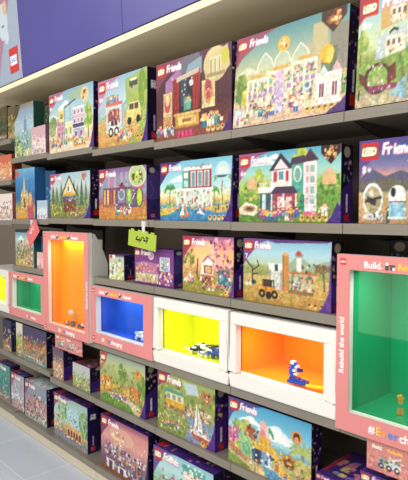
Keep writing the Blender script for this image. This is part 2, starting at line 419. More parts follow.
# red brand panel on the poster
lg = MB().box(-3.775, -.003, .055, -3.635, -.0015, .225).build('brand_panel', M['red'], poster, 0)
lg.location = (4.806, 0, .0)
ws = MB().box(-3.758, -.0042, .105, -3.652, -.0031, .170).build('brand_square', M['whiteink'], lg)
text('LEGO', ws, (-3.752, -.0045, .124), .038, M['blueink'], thick=.001)

# ------------------------------------------------------------------ showcases
def case(x0, x1, z0, z1, depth, frame_m, liner_m, label, group, yf=-.012, ml=.045, mr=.060, mt=.05, mb_=.06, power=2.0, tall=False, reveal=.04):
    z0 += DZ; z1 += DZ
    cx = (x0 + x1) / 2; W = x1 - x0; H = z1 - z0
    t = empty('display_case', (cx, yf, z0), label, 'display case', group)
    a, b_, c, d = -W / 2, W / 2, 0, H
    ix0, ix1, iz0, iz1 = a + ml, b_ - mr, mb_, H - mt
    # face frame
    def ring(name, m, y0, y1, o, i, bev):
        mb = MB()
        mb.box(o[0], y0, o[2], o[1], y1, i[2]); mb.box(o[0], y0, i[3], o[1], y1, o[3])
        mb.box(o[0], y0, i[2], i[0], y1, i[3]); mb.box(i[1], y0, i[2], o[1], y1, i[3])
        bmesh.ops.remove_doubles(mb.bm, verts=mb.bm.verts, dist=1e-5)
        return mb.build(name, m, t, bev)
    if frame_m is M['pink']:
        ring('front_card', frame_m, 0, .003, (a, b_, c, d), (ix0, ix1, iz0, iz1), 0)
        ring('frame', M['white'], .0031, reveal, (a, b_, c, d), (ix0, ix1, iz0, iz1), .0015)
    else:
        ring('frame', M['white'], 0, reveal, (a, b_, c, d), (ix0, ix1, iz0, iz1), .008)
    # glass just inside the frame
    MB().box(ix0 + .001, reveal + .0008, iz0 + .001, ix1 - .001, reveal + .003, iz1 - .001).build('glass_pane', GLASS, t)
    # liner: five coloured walls
    y0, y1 = reveal + .0035, depth; e = .004
    lx0, lx1, lz0, lz1 = ix0 - .001, ix1 + .001, iz0 - .001, iz1 + .001
    mb = MB()
    mb.box(lx0 - e, y0, lz0 - e, lx1 + e, y1, lz0); mb.box(lx0 - e, y0, lz1, lx1 + e, y1, lz1 + e)
    mb.box(lx0 - e, y0, lz0, lx0, y1, lz1); mb.box(lx1, y0, lz0, lx1 + e, y1, lz1)
    mb.box(lx0 - e, y1, lz0 - e, lx1 + e, y1 + e, lz1 + e)
    mb.build('liner', liner_m, t)
    # outer shell
    mb = MB(); s_ = .006; y2 = y1 + e + .003
    sa, sb, s0, s1 = a + .002, b_ - .002, c + .001, d - .001
    if tall: s0 = .8035 + DZ - z0; s1 = d - .041; sa += .015 if cx < -2 else .004
    yr = reveal + .0005
    mb.box(sa, yr, s0, sb, y2, s0 + s_); mb.box(sa, yr, s1 - s_, sb, y2, s1)
    mb.box(sa, yr, s0 + s_, sa + s_, y2, s1 - s_); mb.box(sb - s_, yr, s0 + s_, sb, y2, s1 - s_)
    mb.build('shell', M['shellgrey'] if tall else M['white'], t)
    l = bpy.data.lights.new('showcase_lamp', 'AREA'); l.shape = 'RECTANGLE'; l.size = (ix1 - ix0) * .7; l.size_y = .03; l.energy = power
    l.color = (1, .97, .92)
    lo = bpy.data.objects.new('lamp', l); COL.objects.link(lo); lo.parent = t; lo.location = ((ix0 + ix1) / 2, y0 + .035, lz1 - .003)
    lo.rotation_euler = (math.radians(12), 0, 0)
    return t, (a, b_, c, d, ix0, ix1, iz0, iz1)
SM = 'small wide lit showcases'
def minilogo(t, x, z, s=.022):
    MB().box(x, -.0012, z, x + s, -.0002, z + s).build('brand_square', M['red'], t)
    text('LEGO', t, (x + s * .08, -.0014, z + s * .35), s * .42, M['whiteink'], thick=.0003, depth=.0002, xs=.82)
def minifig_icon(t, x, z, s=.02):
    o = MB().box(x, -.0009, z, x + s * .5, -.0002, z + s * .7).cyl((x + s * .9, -.0009, z + s * .25), s * .25, .0007, axis='y').box(x + s * .6, -.0009, z + s * .5, x + s * 1.4, -.0002, z + s * .75).build('pictogram', M['metal_dark'], t)
    MB().cyl((x + s * .25, -.001, z + s * .85), s * .22, .0008, axis='y').cyl((x + s * 1.2, -.001, z + s * .2), s * .18, .0008, axis='y').build('pictogram', M['whiteink'], t)
def ever(t, x, z, s):
    cols = [('#', 'whiteink'), ('E', 'yellowink'), ('v', 'orangeink'), ('e', 'blueink'), ('r', 'blueink'), ('changing', 'whiteink')]
    for ch, m in cols:
        o = text(ch, t, (x, -.0008, z), s, M[m], thick=s * .022, depth=.0003)
        x += max(v.co.x for v in o.data.vertices) + s * .075
def slogan(t, x, z, s):
    text('Build.', t, (x, -.0008, z), s, M['whiteink'], thick=s * .03, depth=.0003)
    minifig_icon(t, x + s * 2.55, z - s * .1, s * .8)
    text('Rebuild.', t, (x + s * 4.0, -.0008, z), s, M['yellowink'], thick=s * .03, depth=.0003)
    minifig_icon(t, x + s * 7.7, z - s * .1, s * .8)
    text('Repeat.', t, (x + s * 9.2, -.0008, z), s, M['whiteink'], thick=s * .03, depth=.0003)
# right tall green
tg, q = case(-1.031, -.462, .79, 1.405, .30, M['pink'], M['l_green'], 'tall pink framed showcase with green interior at the right edge', 'tall lit showcases', yf=-.03, ml=.05, mr=.05, mt=.052, mb_=.068, power=1.5, tall=True, reveal=.028)
minilogo(tg, q[0] + .014, q[3] - .036, .022); slogan(tg, q[0] + .104, q[3] - .041, .030)
ever(tg, q[0] + .13, .022, .038)
text('Rebuild the world', tg, (q[0] + .031, -.0008, .20), .027, M['whiteink'], rot=(math.pi / 2, -math.pi / 2, 0), thick=.0006, depth=.0003)
# left tall orange
to_, q = case(-3.262, -2.695, .79, 1.435, .09, M['pink'], M['l_orange'], 'tall pink framed showcase with orange interior left of centre', 'tall lit showcases', yf=-.03, ml=.062, mr=.05, mt=.052, mb_=.05, power=.8, tall=True, reveal=.028)
minilogo(to_, q[0] + .014, q[3] - .036, .022); slogan(to_, q[0] + .115, q[3] - .041, .028); ever(to_, q[0] + .20, .014, .032)
minilogo(to_, q[0] + .014, .012, .024)
text('Rebuild the world', to_, (q[1] - .014, -.0008, .20), .022, M['whiteink'], rot=(math.pi / 2, -math.pi / 2, 0), thick=.0004, depth=.0003)
MB().prism([(.032, .025), (.132, .025), (.132, .46), (.105, .53), (.045, .638), (.032, .642)], 'x', q[1] - .002, q[1] + .002).build('side_gusset', M['shellgrey'], to_)
# small ones
to2, _ = case(-1.570, -1.042, .803, 1.128, .33, M['white'], M['l_orange'], 'small white framed showcase with orange interior, blue toy inside', SM, ml=.035, mr=.056, power=.8)
ty, _ = case(-2.104, -1.582, .803, 1.131, .24, M['white'], M['l_yellow'], 'small white framed showcase with bright yellow interior and brick pile', SM, ml=.035, mr=.056, power=.75)
tb, q = case(-2.688, -2.110, .803, 1.131, .13, M['pink'], M['l_blue'], 'small pink framed showcase with blue interior', SM, yf=-.015, ml=.04, mr=.075, power=.55)
minilogo(tb, q[0] + .012, q[3] - .036, .022); slogan(tb, q[0] + .085, q[3] - .037, .026); minilogo(tb, q[0] + .012, .018, .022); ever(tb, q[0] + .11, .02, .032)
tgs, q = case(-3.865, -3.272, .803, 1.125, .14, M['pink'], M['l_green'], 'small pink framed showcase with green interior', SM, ml=.05, mr=.07, power=.4)
minilogo(tgs, q[0] + .012, q[3] - .036, .022); slogan(tgs, q[0] + .09, q[3] - .037, .026); minilogo(tgs, q[0] + .012, .018, .022); ever(tgs, q[0] + .30, .02, .022)
case(-4.39, -3.870, .803, 1.125, .24, M['white'], M['l_yellow'], 'small yellow lit showcase cut off by the left edge', SM, power=.7)

# ------------------------------------------------------------------ playset boxes
def side_art(d, h, base='2c1a52', seed=1, style=0):
    s = Art(d, h, base, seed)
    if style == 0:
        s.S(5, 4, 95, 60, 26, 1.6, '7a5ad0 c8a0e0 e0c070 4a3490'); s.R(30, 82, 72, 93, 'd8231c'); s.L([(50, 60), (50, 79)], 3.5, 'e8d8f0')
    elif style == 1:
        s.P([(0, 20), (100, 8), (100, 60), (0, 70)], '4c3a8a'); s.P([(0, 60), (100, 66), (100, 100), (0, 100)], '3a2a78'); s.E(45, 10, 22, 5, 'b8b0a8'); s.R(35, 88, 65, 95, 'd06080')
        s.L([(30, 30), (55, 45), (30, 62)], 2, '6a5ab0')
    elif style == 2:
        s.R(25, 16, 75, 29, '2a1a4a'); s.R(28, 17, 72, 28, 'e8e8f4'); s.S(28, 17, 72, 28, 22, .9, '201838 ffffff'); s.R(30, 86, 70, 95, 'd8304a'); s.L([(50, 64), (50, 83)], 3, 'c8a0e0')
    elif style == 3:
        s.E(50, 10, 25, 7, 'b8a890'); s.S(10, 20, 90, 50, 14, 2.2, 'e0c070 60a0a0 8a5ad0 d080a0'); s.P([(0, 60), (100, 40), (100, 100), (0, 100)], '43208a'); s.R(30, 88, 70, 97, 'd8231c'); s.L([(50, 64), (50, 85)], 4, 'f0e8ff')
    return s
BOXG = {1: 'playset boxes on the top shelf', 2: 'playset boxes on the second shelf', 3: 'playset boxes above the showcases',
        5: 'playset boxes on the shelf under the showcases', 6: 'playset boxes on the bottom shelf'}
def toybox(row, x0, x1, h, art, label, d=.078, y=.018, rz=0, rx=0, side='1b1036', style=0, top='3a2270', zoff=0.0, name='playset_box', seed=1, cat='toy box', toppic=False):
    w_ = x1 - x0; z = row_z(row, (x0 + x1) / 2) + .0006 + zoff
    if rx: z += d / 2 * math.sin(abs(rx))
    t = empty(name, ((x0 + x1) / 2, y + d / 2, z), label, cat, BOXG.get(row), rz, rx)
    mcard = mat('carton_' + side, side, .5, 0, .35)
    MB().box(-w_ / 2 + .0008, -d / 2 + .0008, 0, w_ / 2 - .0008, d / 2, h - .0008).build('carton', mcard, t, .0006, 1)
    art.obj('front_artwork', t, (-w_ / 2, -d / 2, 0))
    side_art(d, h, side, seed, style).obj('side_artwork', t, (w_ / 2, -d / 2, 0), rz=math.pi / 2)
    if row >= 3:
        ta = Art(w_, d, top, seed + 3)
        if toppic: ta.R(25, 0, 100, 100, 'c9dfe8'); ta.R(0, 0, 22, 100, top); ta.S(30, 10, 95, 90, 24, 7, '5f8a5a d06a90 e8e0c8 7ab0c8 fff')
        else: ta.S(8, 15, 92, 85, 22, 7, '7a5ad0 a080d0 e0c070 38206a 60a0c0 e080a0')
        ta.R(3, 15, 12, 85, 'd8231c'); ta.obj('top_artwork', t, (-w_ / 2, -d / 2, h), flat=True)
    return t

def A_street(w, h):
    a = Art(w, h, '8fbfd8', 2); a.G([(0, '7fb4d0'), (45, 'b5d8e4'), (70, 'e8d8b8'), (100, 'd8b890')])
    a.cloud(38, 24, 7); a.cloud(10, 40, 5, 'e8f0f0')
    a.P([(45, 8), (85, 0), (80, 20), (50, 18)], 'a8b890', .7); a.tree(10, 40, 82, 9, '7a9a5a', 'a0b070')
    a.house(20, 42, 36, 78, 'c88aa8', 'e8d0d8', '70405a', 2, 2); a.house(24, 30, 37, 50, 'e8cf5a', 'f4e8a0', '8a6a40', 1, 1)
    a.house(36, 52, 56, 78, 'e6de8a', 'fff', '6a8a6a', 2, 1); a.P([(36, 28), (60, 20), (60, 52), (36, 54)], 'a9cfe0'); a.L([(36, 28), (62, 19)], 2.5, '3a4a6a'); a.L([(37, 28), (37, 80)], 1.5, '4a5a70'); a.L([(50, 24), (50, 52)], 1.5, '5a6a80')
    a.house(56, 32, 80, 60, 'dcb8d0', 'fff', '5a5a80', 3, 2); a.R(56, 58, 80, 64, '4a4a80'); a.house(57, 64, 80, 82, 'b0a8d8', 'e8e0f0', '7a4a70', 2, 1)
    a.tree(89, 34, 84, 9, '8ab040', 'b8cc58'); a.R(0, 84, 100, 100, 'd9b48c'); a.P([(0, 92), (60, 86), (100, 90), (100, 100), (0, 100)], 'e8d8c0')
    a.S(2, 72, 80, 88, 46, 1.5, 'b04a50 e0a070 7a5a90 fff 508a80 d87070 6a3a30'); a.people(4, 78, 90, 15, 11)
    a.badge(82, 16, 12, 'e0cf9a'); a.dots(60, 92, 5, 3.4); return a.logo(1.0, 'b05a8a').swoosh('5a2a8c', 4)
def A_truck(w, h):
    a = Art(w, h, 'a8cce0', 4); a.G([(0, '88b8d8'), (35, 'b8d8e8'), (55, '9fb87a'), (62, 'd8b070'), (100, 'd09a50')])
    a.P([(58, 8), (100, 0), (100, 95), (70, 60), (60, 40)], '9fb85a'); a.tree(88, 6, 70, 13, '7aa03a', 'a8c050')
    a.P([(0, 20), (20, 22), (20, 50), (0, 60)], 'a8c4d8'); a.house(18, 40, 52, 78, 'c9d6d8', 'eef4f4', '5a3a40', 1, 1)
    a.R(22, 46, 46, 62, 'a05a58'); a.S(22, 46, 48, 64, 20, 2, 'f0d0b0 5a2a30 c03a40 e8a080'); a.R(18, 36, 52, 41, 'e06a60'); a.P([(50, 42), (62, 36), (62, 40), (52, 47)], '7ab8c0')
    a.people(18, 44, 36, 14, 4, 1); a.R(50, 44, 56, 76, '9fb8c8'); a.E(28, 78, 5, 7, '2a2a30'); a.E(28, 78, 3, 4, 'd8d8d8'); a.E(40, 78, 5, 7, '2a2a30'); a.E(40, 78, 3, 4, 'd8d8d8')
    a.R(60, 52, 88, 66, 'e8d87a'); a.P([(62, 53), (66, 42), (84, 42), (88, 53)], 'e8dc98'); a.R(66, 44, 74, 52, '5a5040'); a.R(76, 44, 83, 52, '5a5040'); a.E(66, 67, 4, 5.5, '2c2c2c'); a.E(83, 66, 4, 5.5, '2c2c2c')
    a.people(42, 70, 90, 18, 5); a.S(40, 70, 72, 94, 18, 1.8, 'fff e8c090 c07040 f0e0c0'); a.badge(74, 18, 13, 'a8b878'); a.R(66, 12, 82, 20, '4a5a40'); a.R(68, 10, 80, 13, 'f0e8d0')
    a.P([(70, 88), (100, 76), (100, 100), (60, 100)], '9fae50'); a.dots(82, 91, 3, 4); return a.logo(1.15, 'c06a9a', '6+').swoosh('4a2488', 5)
def A_theater(w, h):
    a = Art(w, h, '6b3a3a', 5); a.G([(0, '5c2c50'), (20, '50303c'), (60, '4a2028'), (100, '8a4038')])
    for x in range(0, 100, 5): a.R(x, 20, x + 2.2, 88, '5e2c34', .7)
    a.P([(26, 2), (60, 0), (64, 14), (30, 24)], '70788a', .8); a.P([(46, 12), (64, 6), (64, 26), (42, 24)], '86a8c0', .9)
    a.P([(14, 26), (34, 12), (38, 26), (30, 38), (14, 42)], 'a070a8'); a.S(14, 20, 36, 36, 10, 2, 'c090c8 8a5a98')
    a.house(11, 40, 24, 66, 'd8b070', 'f0d898', 'a04a50', 1, 1); a.E(17, 52, 4.5, 13, 'c04a6a'); a.E(17, 48, 3, 8, 'f0c890'); a.R(11, 66, 24, 86, 'd8b878'); a.R(12, 70, 22, 84, 'c89858')
    a.R(26, 28, 62, 68, '2c2438'); a.P([(24, 26), (34, 24), (33, 68), (26, 70)], 'a82c28'); a.P([(52, 22), (62, 20), (60, 66), (52, 66)], 'b03028')
    for x in (27, 30, 55, 58): a.R(x, 26, x + 1, 68, '7c1c1c')
    a.P([(30, 24), (60, 18), (60, 24), (30, 30)], 'c8b8a8'); a.R(36, 28, 44, 60, '384868'); a.R(40, 50, 50, 66, '58a088'); a.person(46, 64, 20, '70b8a0', '70b8a0', 'c07030'); a.E(50, 34, 3, 4, 'c8d8e8'); a.S(36, 28, 52, 48, 10, 1.2, 'd8b060 6a80a0 e8d0a0')
    a.house(64, 36, 80, 68, 'e0c088', 'f4e0a8', '8a3a38', 1, 1); a.E(72, 48, 5.5, 16, 'd08a48'); a.E(72, 44, 3.6, 9, 'b03a58'); a.person(72, 58, 18, 'c03a60', 'a03048', '4a2018')
    a.R(28, 70, 60, 86, 'c89040'); a.R(32, 73, 56, 83, 'e8c470'); a.R(38, 76, 50, 80, 'a86a28'); a.R(26, 68, 62, 71, 'e0b860'); a.R(27, 86, 61, 89, '8a4a20')
    a.P([(2, 90), (40, 86), (100, 86), (100, 100), (0, 100)], '8a4a3c'); a.R(30, 91, 54, 99, 'c0285a')
    for x in (32, 37, 42, 48): a.R(x, 90, x + 2.5, 97, 'e04a80')
    a.people(2, 26, 92, 16, 5); a.people(64, 84, 90, 22, 4, 1); a.S(4, 84, 26, 94, 16, 1.4, 'e8a070 a060a0 5070b0 fff')
    a.E(81, 20, 15, 20, 'd8c890'); a.P([(68, 12), (95, 2), (98, 26), (84, 40), (68, 34)], 'd0c088')
    for x in (74, 79, 84): a.R(x, 12, x + 3, 34, 'f0e8c8'); a.R(x + .8, 14, x + 2, 32, '6a7048')
    a.E(92, 14, 5, 9, 'c8c840'); a.R(70, 30, 92, 34, 'a09060'); a.dots(72, 93, 4, 3.6, 'e8c060'); a.R(86, 82, 90, 86, 'e8e0e0')
    a.P([(100, 70), (97, 84), (90, 95), (88, 100), (100, 100)], '4a2470'); return a.logo(1.05, '8a3a5a', '')
def A_mall(w, h):
    a = Art(w, h, '9fb8a8', 6); a.G([(0, '4f8fa0'), (25, '8fb0a0'), (45, 'c8c890'), (62, 'b8a878'), (76, 'd8bc98'), (100, 'd8b8a0')])
    a.cloud(12, 40, 5, 'e0e0c8', .6); a.R(72, 10, 84, 60, 'c0b888'); a.R(86, 16, 100, 60, '8a8a7a'); a.R(66, 28, 74, 60, 'b8b090'); a.R(80, 36, 92, 60, '6a7858')
    a.tree(7, 44, 84, 7, '5f8a3a', '8fae40'); a.tree(13, 60, 84, 5, 'c8b83a', 'e0d048'); a.S(86, 66, 100, 80, 20, 3, '4a8a3a 3a7a30 78a848')
    for x in (30, 46, 62):     # glass domes
        a.P([(x - 8, 44), (x - 6, 34), (x, 24), (x + 6, 32), (x + 8, 40)], 'c8d8c8', .45); a.L([(x - 8, 44), (x - 6, 34), (x, 24), (x + 6, 32), (x + 8, 40)], 1.1, 'eef0e0')
    for x0, x1, y in ((14, 34, 50), (34, 56, 46), (56, 76, 42)):
        a.R(x0, y, x1, y + 18, 'cfd0b0'); a.R(x0, y, x1, y + 2.5, 'f0ecd8'); a.R(x0, y + 16, x1, y + 21, 'a888b0'); a.R(x0, y + 21, x1, y + 40, 'd8cfae')
        n = int((x1 - x0) / 5)
        for i in range(n + 1):
            xx = x0 + (x1 - x0) * i / n; a.R(xx - .6, y, xx + .6, y + 40, 'f4f0e4')
        a.S(x0 + 1, y + 4, x1 - 1, y + 15, 26, 1.6, '5aa080 e09a50 8a5a80 e8e050 5080a0 d87090 70a850'); a.S(x0 + 1, y + 23, x1 - 1, y + 38, 26, 1.8, '5a7050 c87850 8a5a80 7ab0b0 403830 d8a0b0 e8d8a0')
        a.R(x0 + 4, y - 4, x1 - 4, y, 'd8a850')
    a.R(40, 60, 48, 90, 'b088b8'); a.P([(42, 48), (48, 46), (50, 90), (40, 92)], 'c8b0d0'); a.S(40, 58, 49, 90, 12, 1.3, 'e8d8f0 8a5a98')
    a.E(84, 42, 5.5, 9, 'e8b820'); a.E(86, 44, 3, 8, 'f0d050'); a.badge(47, 20, 8, 'e8b840'); a.E(69, 68, 3.4, 4.5, 'd8e8f0'); a.E(69, 68, 2, 3, '6a90a0')
    a.house(76, 60, 96, 90, 'e8dcd8', 'fff', '8a4a58', 2, 1); a.P([(78, 62), (82, 52), (86, 62)], 'c8d8e0'); a.P([(88, 60), (92, 50), (96, 60)], 'e0b0c0')
    a.R(2, 82, 12, 96, 'e8e0e0'); a.E(6, 84, 4, 5, 'b0c8d8'); a.R(60, 84, 76, 92, 'd8d0c0'); a.S(56, 80, 78, 92, 14, 1.5, 'fff c88a60 60a0b0 e0d060')
    a.people(22, 42, 92, 14, 4); a.people(54, 62, 90, 17, 2); a.people(4, 14, 96, 10, 2); a.dots(70, 93, 6, 3.2, 'e8b040')
    a.badge(88, 9, 14, '4a2a1c', True); a.S(84, 3, 93, 14, 16, 1.6, 'd8a040 a06028 e8c880'); a.P([(100, 84), (96, 90), (86, 98), (84, 100), (100, 100)], '4c2a80')
    return a.logo(.95, '9a3a5a', '')
def A_castle(w, h):
    a = Art(w, h, '9cc0d0', 7); a.G([(0, '78b0c8'), (20, 'a8d0d8'), (44, 'd0dca0'), (58, '8aa848'), (80, '7a9a40'), (90, 'b0ae80'), (100, 'c8b898')])
    a.S(38, 55, 100, 90, 60, 3, '6a9a40 8ab050 a8c058 e8e0c0 8a5a40'); a.sx = .36; a.P([(0, 0), (45, 0), (28, 8), (10, 20), (0, 26)], 'a83048'); a.tree(8, 30, 62, 14, '88a848', 'b8cc68'); a.tree(92, 50, 80, 10, '6a9a40', '9ab850')
    for y, q in ((8, 46), (34, 38)):
        a.P([(q, y + 5), (96, y), (96, y + 21), (q, y + 26)], 'd0a860' if y < 20 else 'b8ccd0'); a.R(q + 18, y + 7, 92, y + 22, 'e8ddc8')
        for xx in (q + 22, q + 32, q + 42): a.R(xx, y + 10, xx + 5, y + 15, '6a5a50')
        a.L([(q + 26, y + 4), (q + 34, y + 1), (q + 42, y + 3)], 2.5, '3a3030'); a.S(q + 18, y + 15, 92, y + 22, 14, 1.3, 'b08860 fff8e8 705040')
    a.E(44, 76, 28, 14, '5a2c24'); a.E(44, 75, 20, 10.5, '8aae50'); a.P([(6, 68), (16, 71), (20, 82), (8, 77)], '6a2c24'); a.P([(64, 68), (78, 64), (80, 78), (66, 82)], '6a2c24')
    a.R(26, 82, 82, 87, '8a3060'); a.S(26, 74, 84, 87, 24, 1.6, 'f0e0f0 b04080 e8c850 fff 703050 c870a0'); a.S(24, 62, 56, 68, 12, 1.3, 'fff e8e8c8')
    a.person(8, 93, 17, '2a2428', '2a2428', 'a05a28'); a.S(18, 88, 23, 94, 6, 1.3, 'e8e8e0 c8c0b0'); a.P([(70, 92), (100, 76), (100, 98)], '88b8c8'); a.sx = 1; return a.logo(1.1, None, '8+')
def A_ice(w, h):
    a = Art(w, h, '7ba8c8', 8); a.G([(0, '8a7a60'), (12, '88a0c0'), (45, 'a8c8e0'), (70, '88b088'), (100, 'd0c890')])
    a.P([(0, 0), (34, 0), (20, 18), (0, 30)], '5a4a30'); a.P([(48, 70), (52, 30), (57, 20), (62, 30), (66, 70)], '6a90b8'); a.R(40, 52, 74, 80, '80a8c0'); a.S(38, 50, 76, 84, 40, 2.2, 'd0e8f0 4a7098 90b8d0 e0f0f8 5a8a70')
    a.S(0, 60, 46, 98, 50, 3, '508a50 70b080 c8d870 3a7060 e0e8a0'); a.S(50, 80, 100, 100, 40, 2.2, 'e0d8b0 d09880 70a8a8 fff'); a.S(0, 24, 100, 40, 16, .9, 'fff'); return a
def A_palace(w, h):
    a = Art(w, h, '2f7fc8', 9); a.G([(0, '6ab0e0'), (25, '3a88d0'), (60, '2a68b0'), (80, 'd0a840'), (100, '70a8d0')])
    a.P([(36, 78), (42, 30), (46, 12), (50, 30), (58, 78)], 'd8c078'); a.R(28, 56, 66, 80, 'd0b468'); a.P([(28, 56), (34, 40), (40, 56)], 'e8d088'); a.P([(54, 56), (60, 40), (66, 56)], 'e0c470'); a.R(42, 60, 52, 78, '7a5838')
    a.S(30, 44, 66, 78, 30, 2, 'f0e0a0 b89048 fff0c8 8a6a40'); a.P([(60, 78), (84, 50), (96, 100), (66, 100)], 'c8506a'); a.E(76, 62, 8, 14, 'e8b060'); a.P([(4, 90), (30, 80), (60, 92), (50, 100), (4, 100)], 'f0a820'); a.S(4, 84, 70, 98, 20, 2, 'e86a40 f8d860 50a0d0')
    a.S(0, 4, 100, 50, 20, 1, 'd0e8ff'); a.E(10, 10, 10, 6, 'd85a4a'); return a
def A_aframe(w, h):
    a = Art(w, h, 'a9c4d0', 10); a.G([(0, '9cc4dc'), (30, 'c0d4d8'), (60, '8aa078'), (85, '7a8a40'), (100, '8a8448')])
    for x, r in ((8, 7), (18, 8), (30, 7), (40, 6), (62, 7), (70, 8), (80, 7), (90, 6)): a.pine(x, 14 + (x * 7 % 16), 80, r, ['5f7f6a', '6f8f70', '4f6f58'][x % 3])
    a.S(0, 55, 100, 92, 90, 3, '6a8a3a 8a9a40 b8b048 5a7030 a89838'); a.P([(34, 48), (50, 12), (66, 48)], 'e8d8a0'); a.P([(40, 46), (50, 24), (60, 46)], 'd8b860'); a.R(45, 28, 55, 42, 'e8f0f0'); a.R(46, 30, 50, 40, '5a6a80')
    a.L([(30, 50), (50, 8), (70, 50)], 3.4, '26242c'); a.R(34, 46, 66, 50, 'e0a030'); a.R(33, 52, 66, 64, '5a5068'); a.S(34, 52, 66, 62, 20, 1.6, 'd8e0e8 b06070 fff 6a78a0')
    a.R(36, 64, 66, 86, '7a4a30'); a.S(36, 64, 66, 88, 24, 2, 'a06a40 4a3028 c89060 e0b080'); a.L([(28, 54), (34, 86)], 2, '3a3038'); a.S(4, 68, 30, 92, 24, 3, 'c8c040 a0a038 e0d860'); a.people(52, 88, 92, 13, 5); a.S(64, 78, 92, 92, 18, 2, 'c87840 e0b060 8a5a30')
    a.badge(86, 12, 10, 'c07a7a', True); return a.logo(1.1, 'b04a78').swoosh('43208a', 6)
def A_diner(w, h):
    a = Art(w, h, '9a88a8', 11); a.G([(0, '7c5a98'), (20, '9c8cb0'), (45, '8898b8'), (66, 'a8606a'), (78, 'd08a48'), (100, 'c88838')])
    for x in (20, 34, 48, 58): a.R(x, 10, x + 5, 50, 'a8a8c8', .8)
    a.R(24, 22, 34, 44, 'c87a98', .7); a.R(10, 38, 90, 76, '6a5480')
    for i, x in enumerate((12, 19, 26, 33)): a.R(x, 42, x + 4, 70, ['d8b84a', 'e8c860', 'a84a70', 'd8a838'][i]); a.R(x + 4, 40, x + 6, 72, '8a3a5a')
    a.P([(40, 42), (50, 28), (60, 42)], '803850'); a.R(42, 42, 58, 68, '8878a8'); a.E(50, 52, 7, 11, 'c0b8d8'); a.E(50, 52, 5, 8, '6a80a0'); a.S(42, 28, 60, 44, 16, 2, '4a2038 c04a70 2c1c30 e890b0')
    a.R(60, 42, 72, 70, '7aa848'); a.E(66, 54, 3.5, 12, 'b8d878'); a.E(86, 58, 7, 19, '3a6848'); a.E(86, 58, 5, 16, 'c8d040'); a.R(73, 36, 96, 42, 'c85a88'); a.S(72, 44, 80, 70, 12, 2, '8a4a80 e8c8e0 5a3060')
    a.E(82, 18, 17, 21, 'd8e0c0'); a.E(82, 18, 15, 19, 'b8cc90'); a.R(72, 14, 92, 26, '4a6a3a'); a.E(82, 20, 5, 8, 'd0d840'); a.S(70, 6, 94, 30, 20, 1.8, 'f0f0d8 7a9a50 385028')
    a.people(36, 70, 88, 18, 4); a.S(34, 70, 70, 84, 26, 2, 'fff e8c8d8 503048 d8607a c8e0e8'); a.R(12, 70, 36, 76, 'b06a50'); a.dots(84, 94, 3, 4); return a.logo(1.3, '8a3a80')
def A_beach(w, h):
    a = Art(w, h, '8fd0ec', 12); a.G([(0, '70bce0'), (40, 'a8e0f0'), (58, 'e8e8b8'), (66, 'e0c060'), (76, '4a9ac8'), (100, '2f7fc0')])
    a.P([(0, 0), (34, 0), (20, 8), (10, 22), (0, 40)], '4a2a80'); a.cloud(28, 30, 6, 'e0f4fa'); a.palm(16, 46, 80, 9); a.palm(88, 30, 74, 11, '78b050'); a.palm(78, 52, 76, 6, '5aa850')
    a.R(34, 18, 44, 46, '3a9a88'); a.R(36, 20, 42, 30, 'e8f4f0'); a.R(36, 33, 42, 44, 'b8e0d8'); a.R(44, 16, 74, 46, 'a03848')
    for x in (46, 55, 64): a.R(x, 19, x + 7, 44, 'e8ecec'); a.R(x + 1, 21, x + 6, 43, '78a0b0'); a.R(x + 3.2, 19, x + 3.8, 44, 'c04a58')
    a.R(36, 12, 74, 17, 'f0f0ec'); a.S(44, 9, 74, 14, 16, 1.6, '4a8a58 c85a78 e8e060'); a.R(22, 46, 76, 50, 'f4f4f0')
    a.R(26, 50, 74, 76, 'c8d8d0'); a.S(26, 50, 74, 76, 60, 2.2, 'fff e8b060 8a6a50 5aa090 c86a68 e8e8e0 604840 f0d080'); 
    for x in (26, 38, 50, 62, 74): a.R(x - .7, 48, x + .7, 78, 'f8f8f4')
    a.P([(0, 80), (20, 74), (30, 80), (10, 90), (0, 90)], 'd8c048'); a.S(0, 68, 20, 84, 20, 2, 'f0a0b8 e8d860 60a850'); a.P([(62, 78), (100, 72), (100, 84), (80, 86)], 'd8b858'); a.S(78, 70, 98, 84, 20, 2, '2a5a50 c86040 3a8a70 e8c870')
    a.P([(32, 94), (42, 94), (44, 90), (30, 90)], 'c87a48'); a.P([(36, 72), (36, 90), (30, 90)], 'f0e8e0'); a.P([(37, 70), (37, 90), (44, 90)], 'e88a80'); a.P([(52, 86), (60, 82), (66, 90), (60, 88)], 'e8f4f8')
    a.people(24, 66, 84, 13, 6); a.E(88, 22, 9, 15, 'b8dff0'); a.P([(80, 28), (96, 28), (90, 32), (82, 32)], '386888'); a.R(82, 16, 94, 26, 'd8e8e0'); a.dots(72, 94, 4, 4.6, 'f0c070'); return a.logo(1.2, None, '').swoosh('43208a', 5, 4)
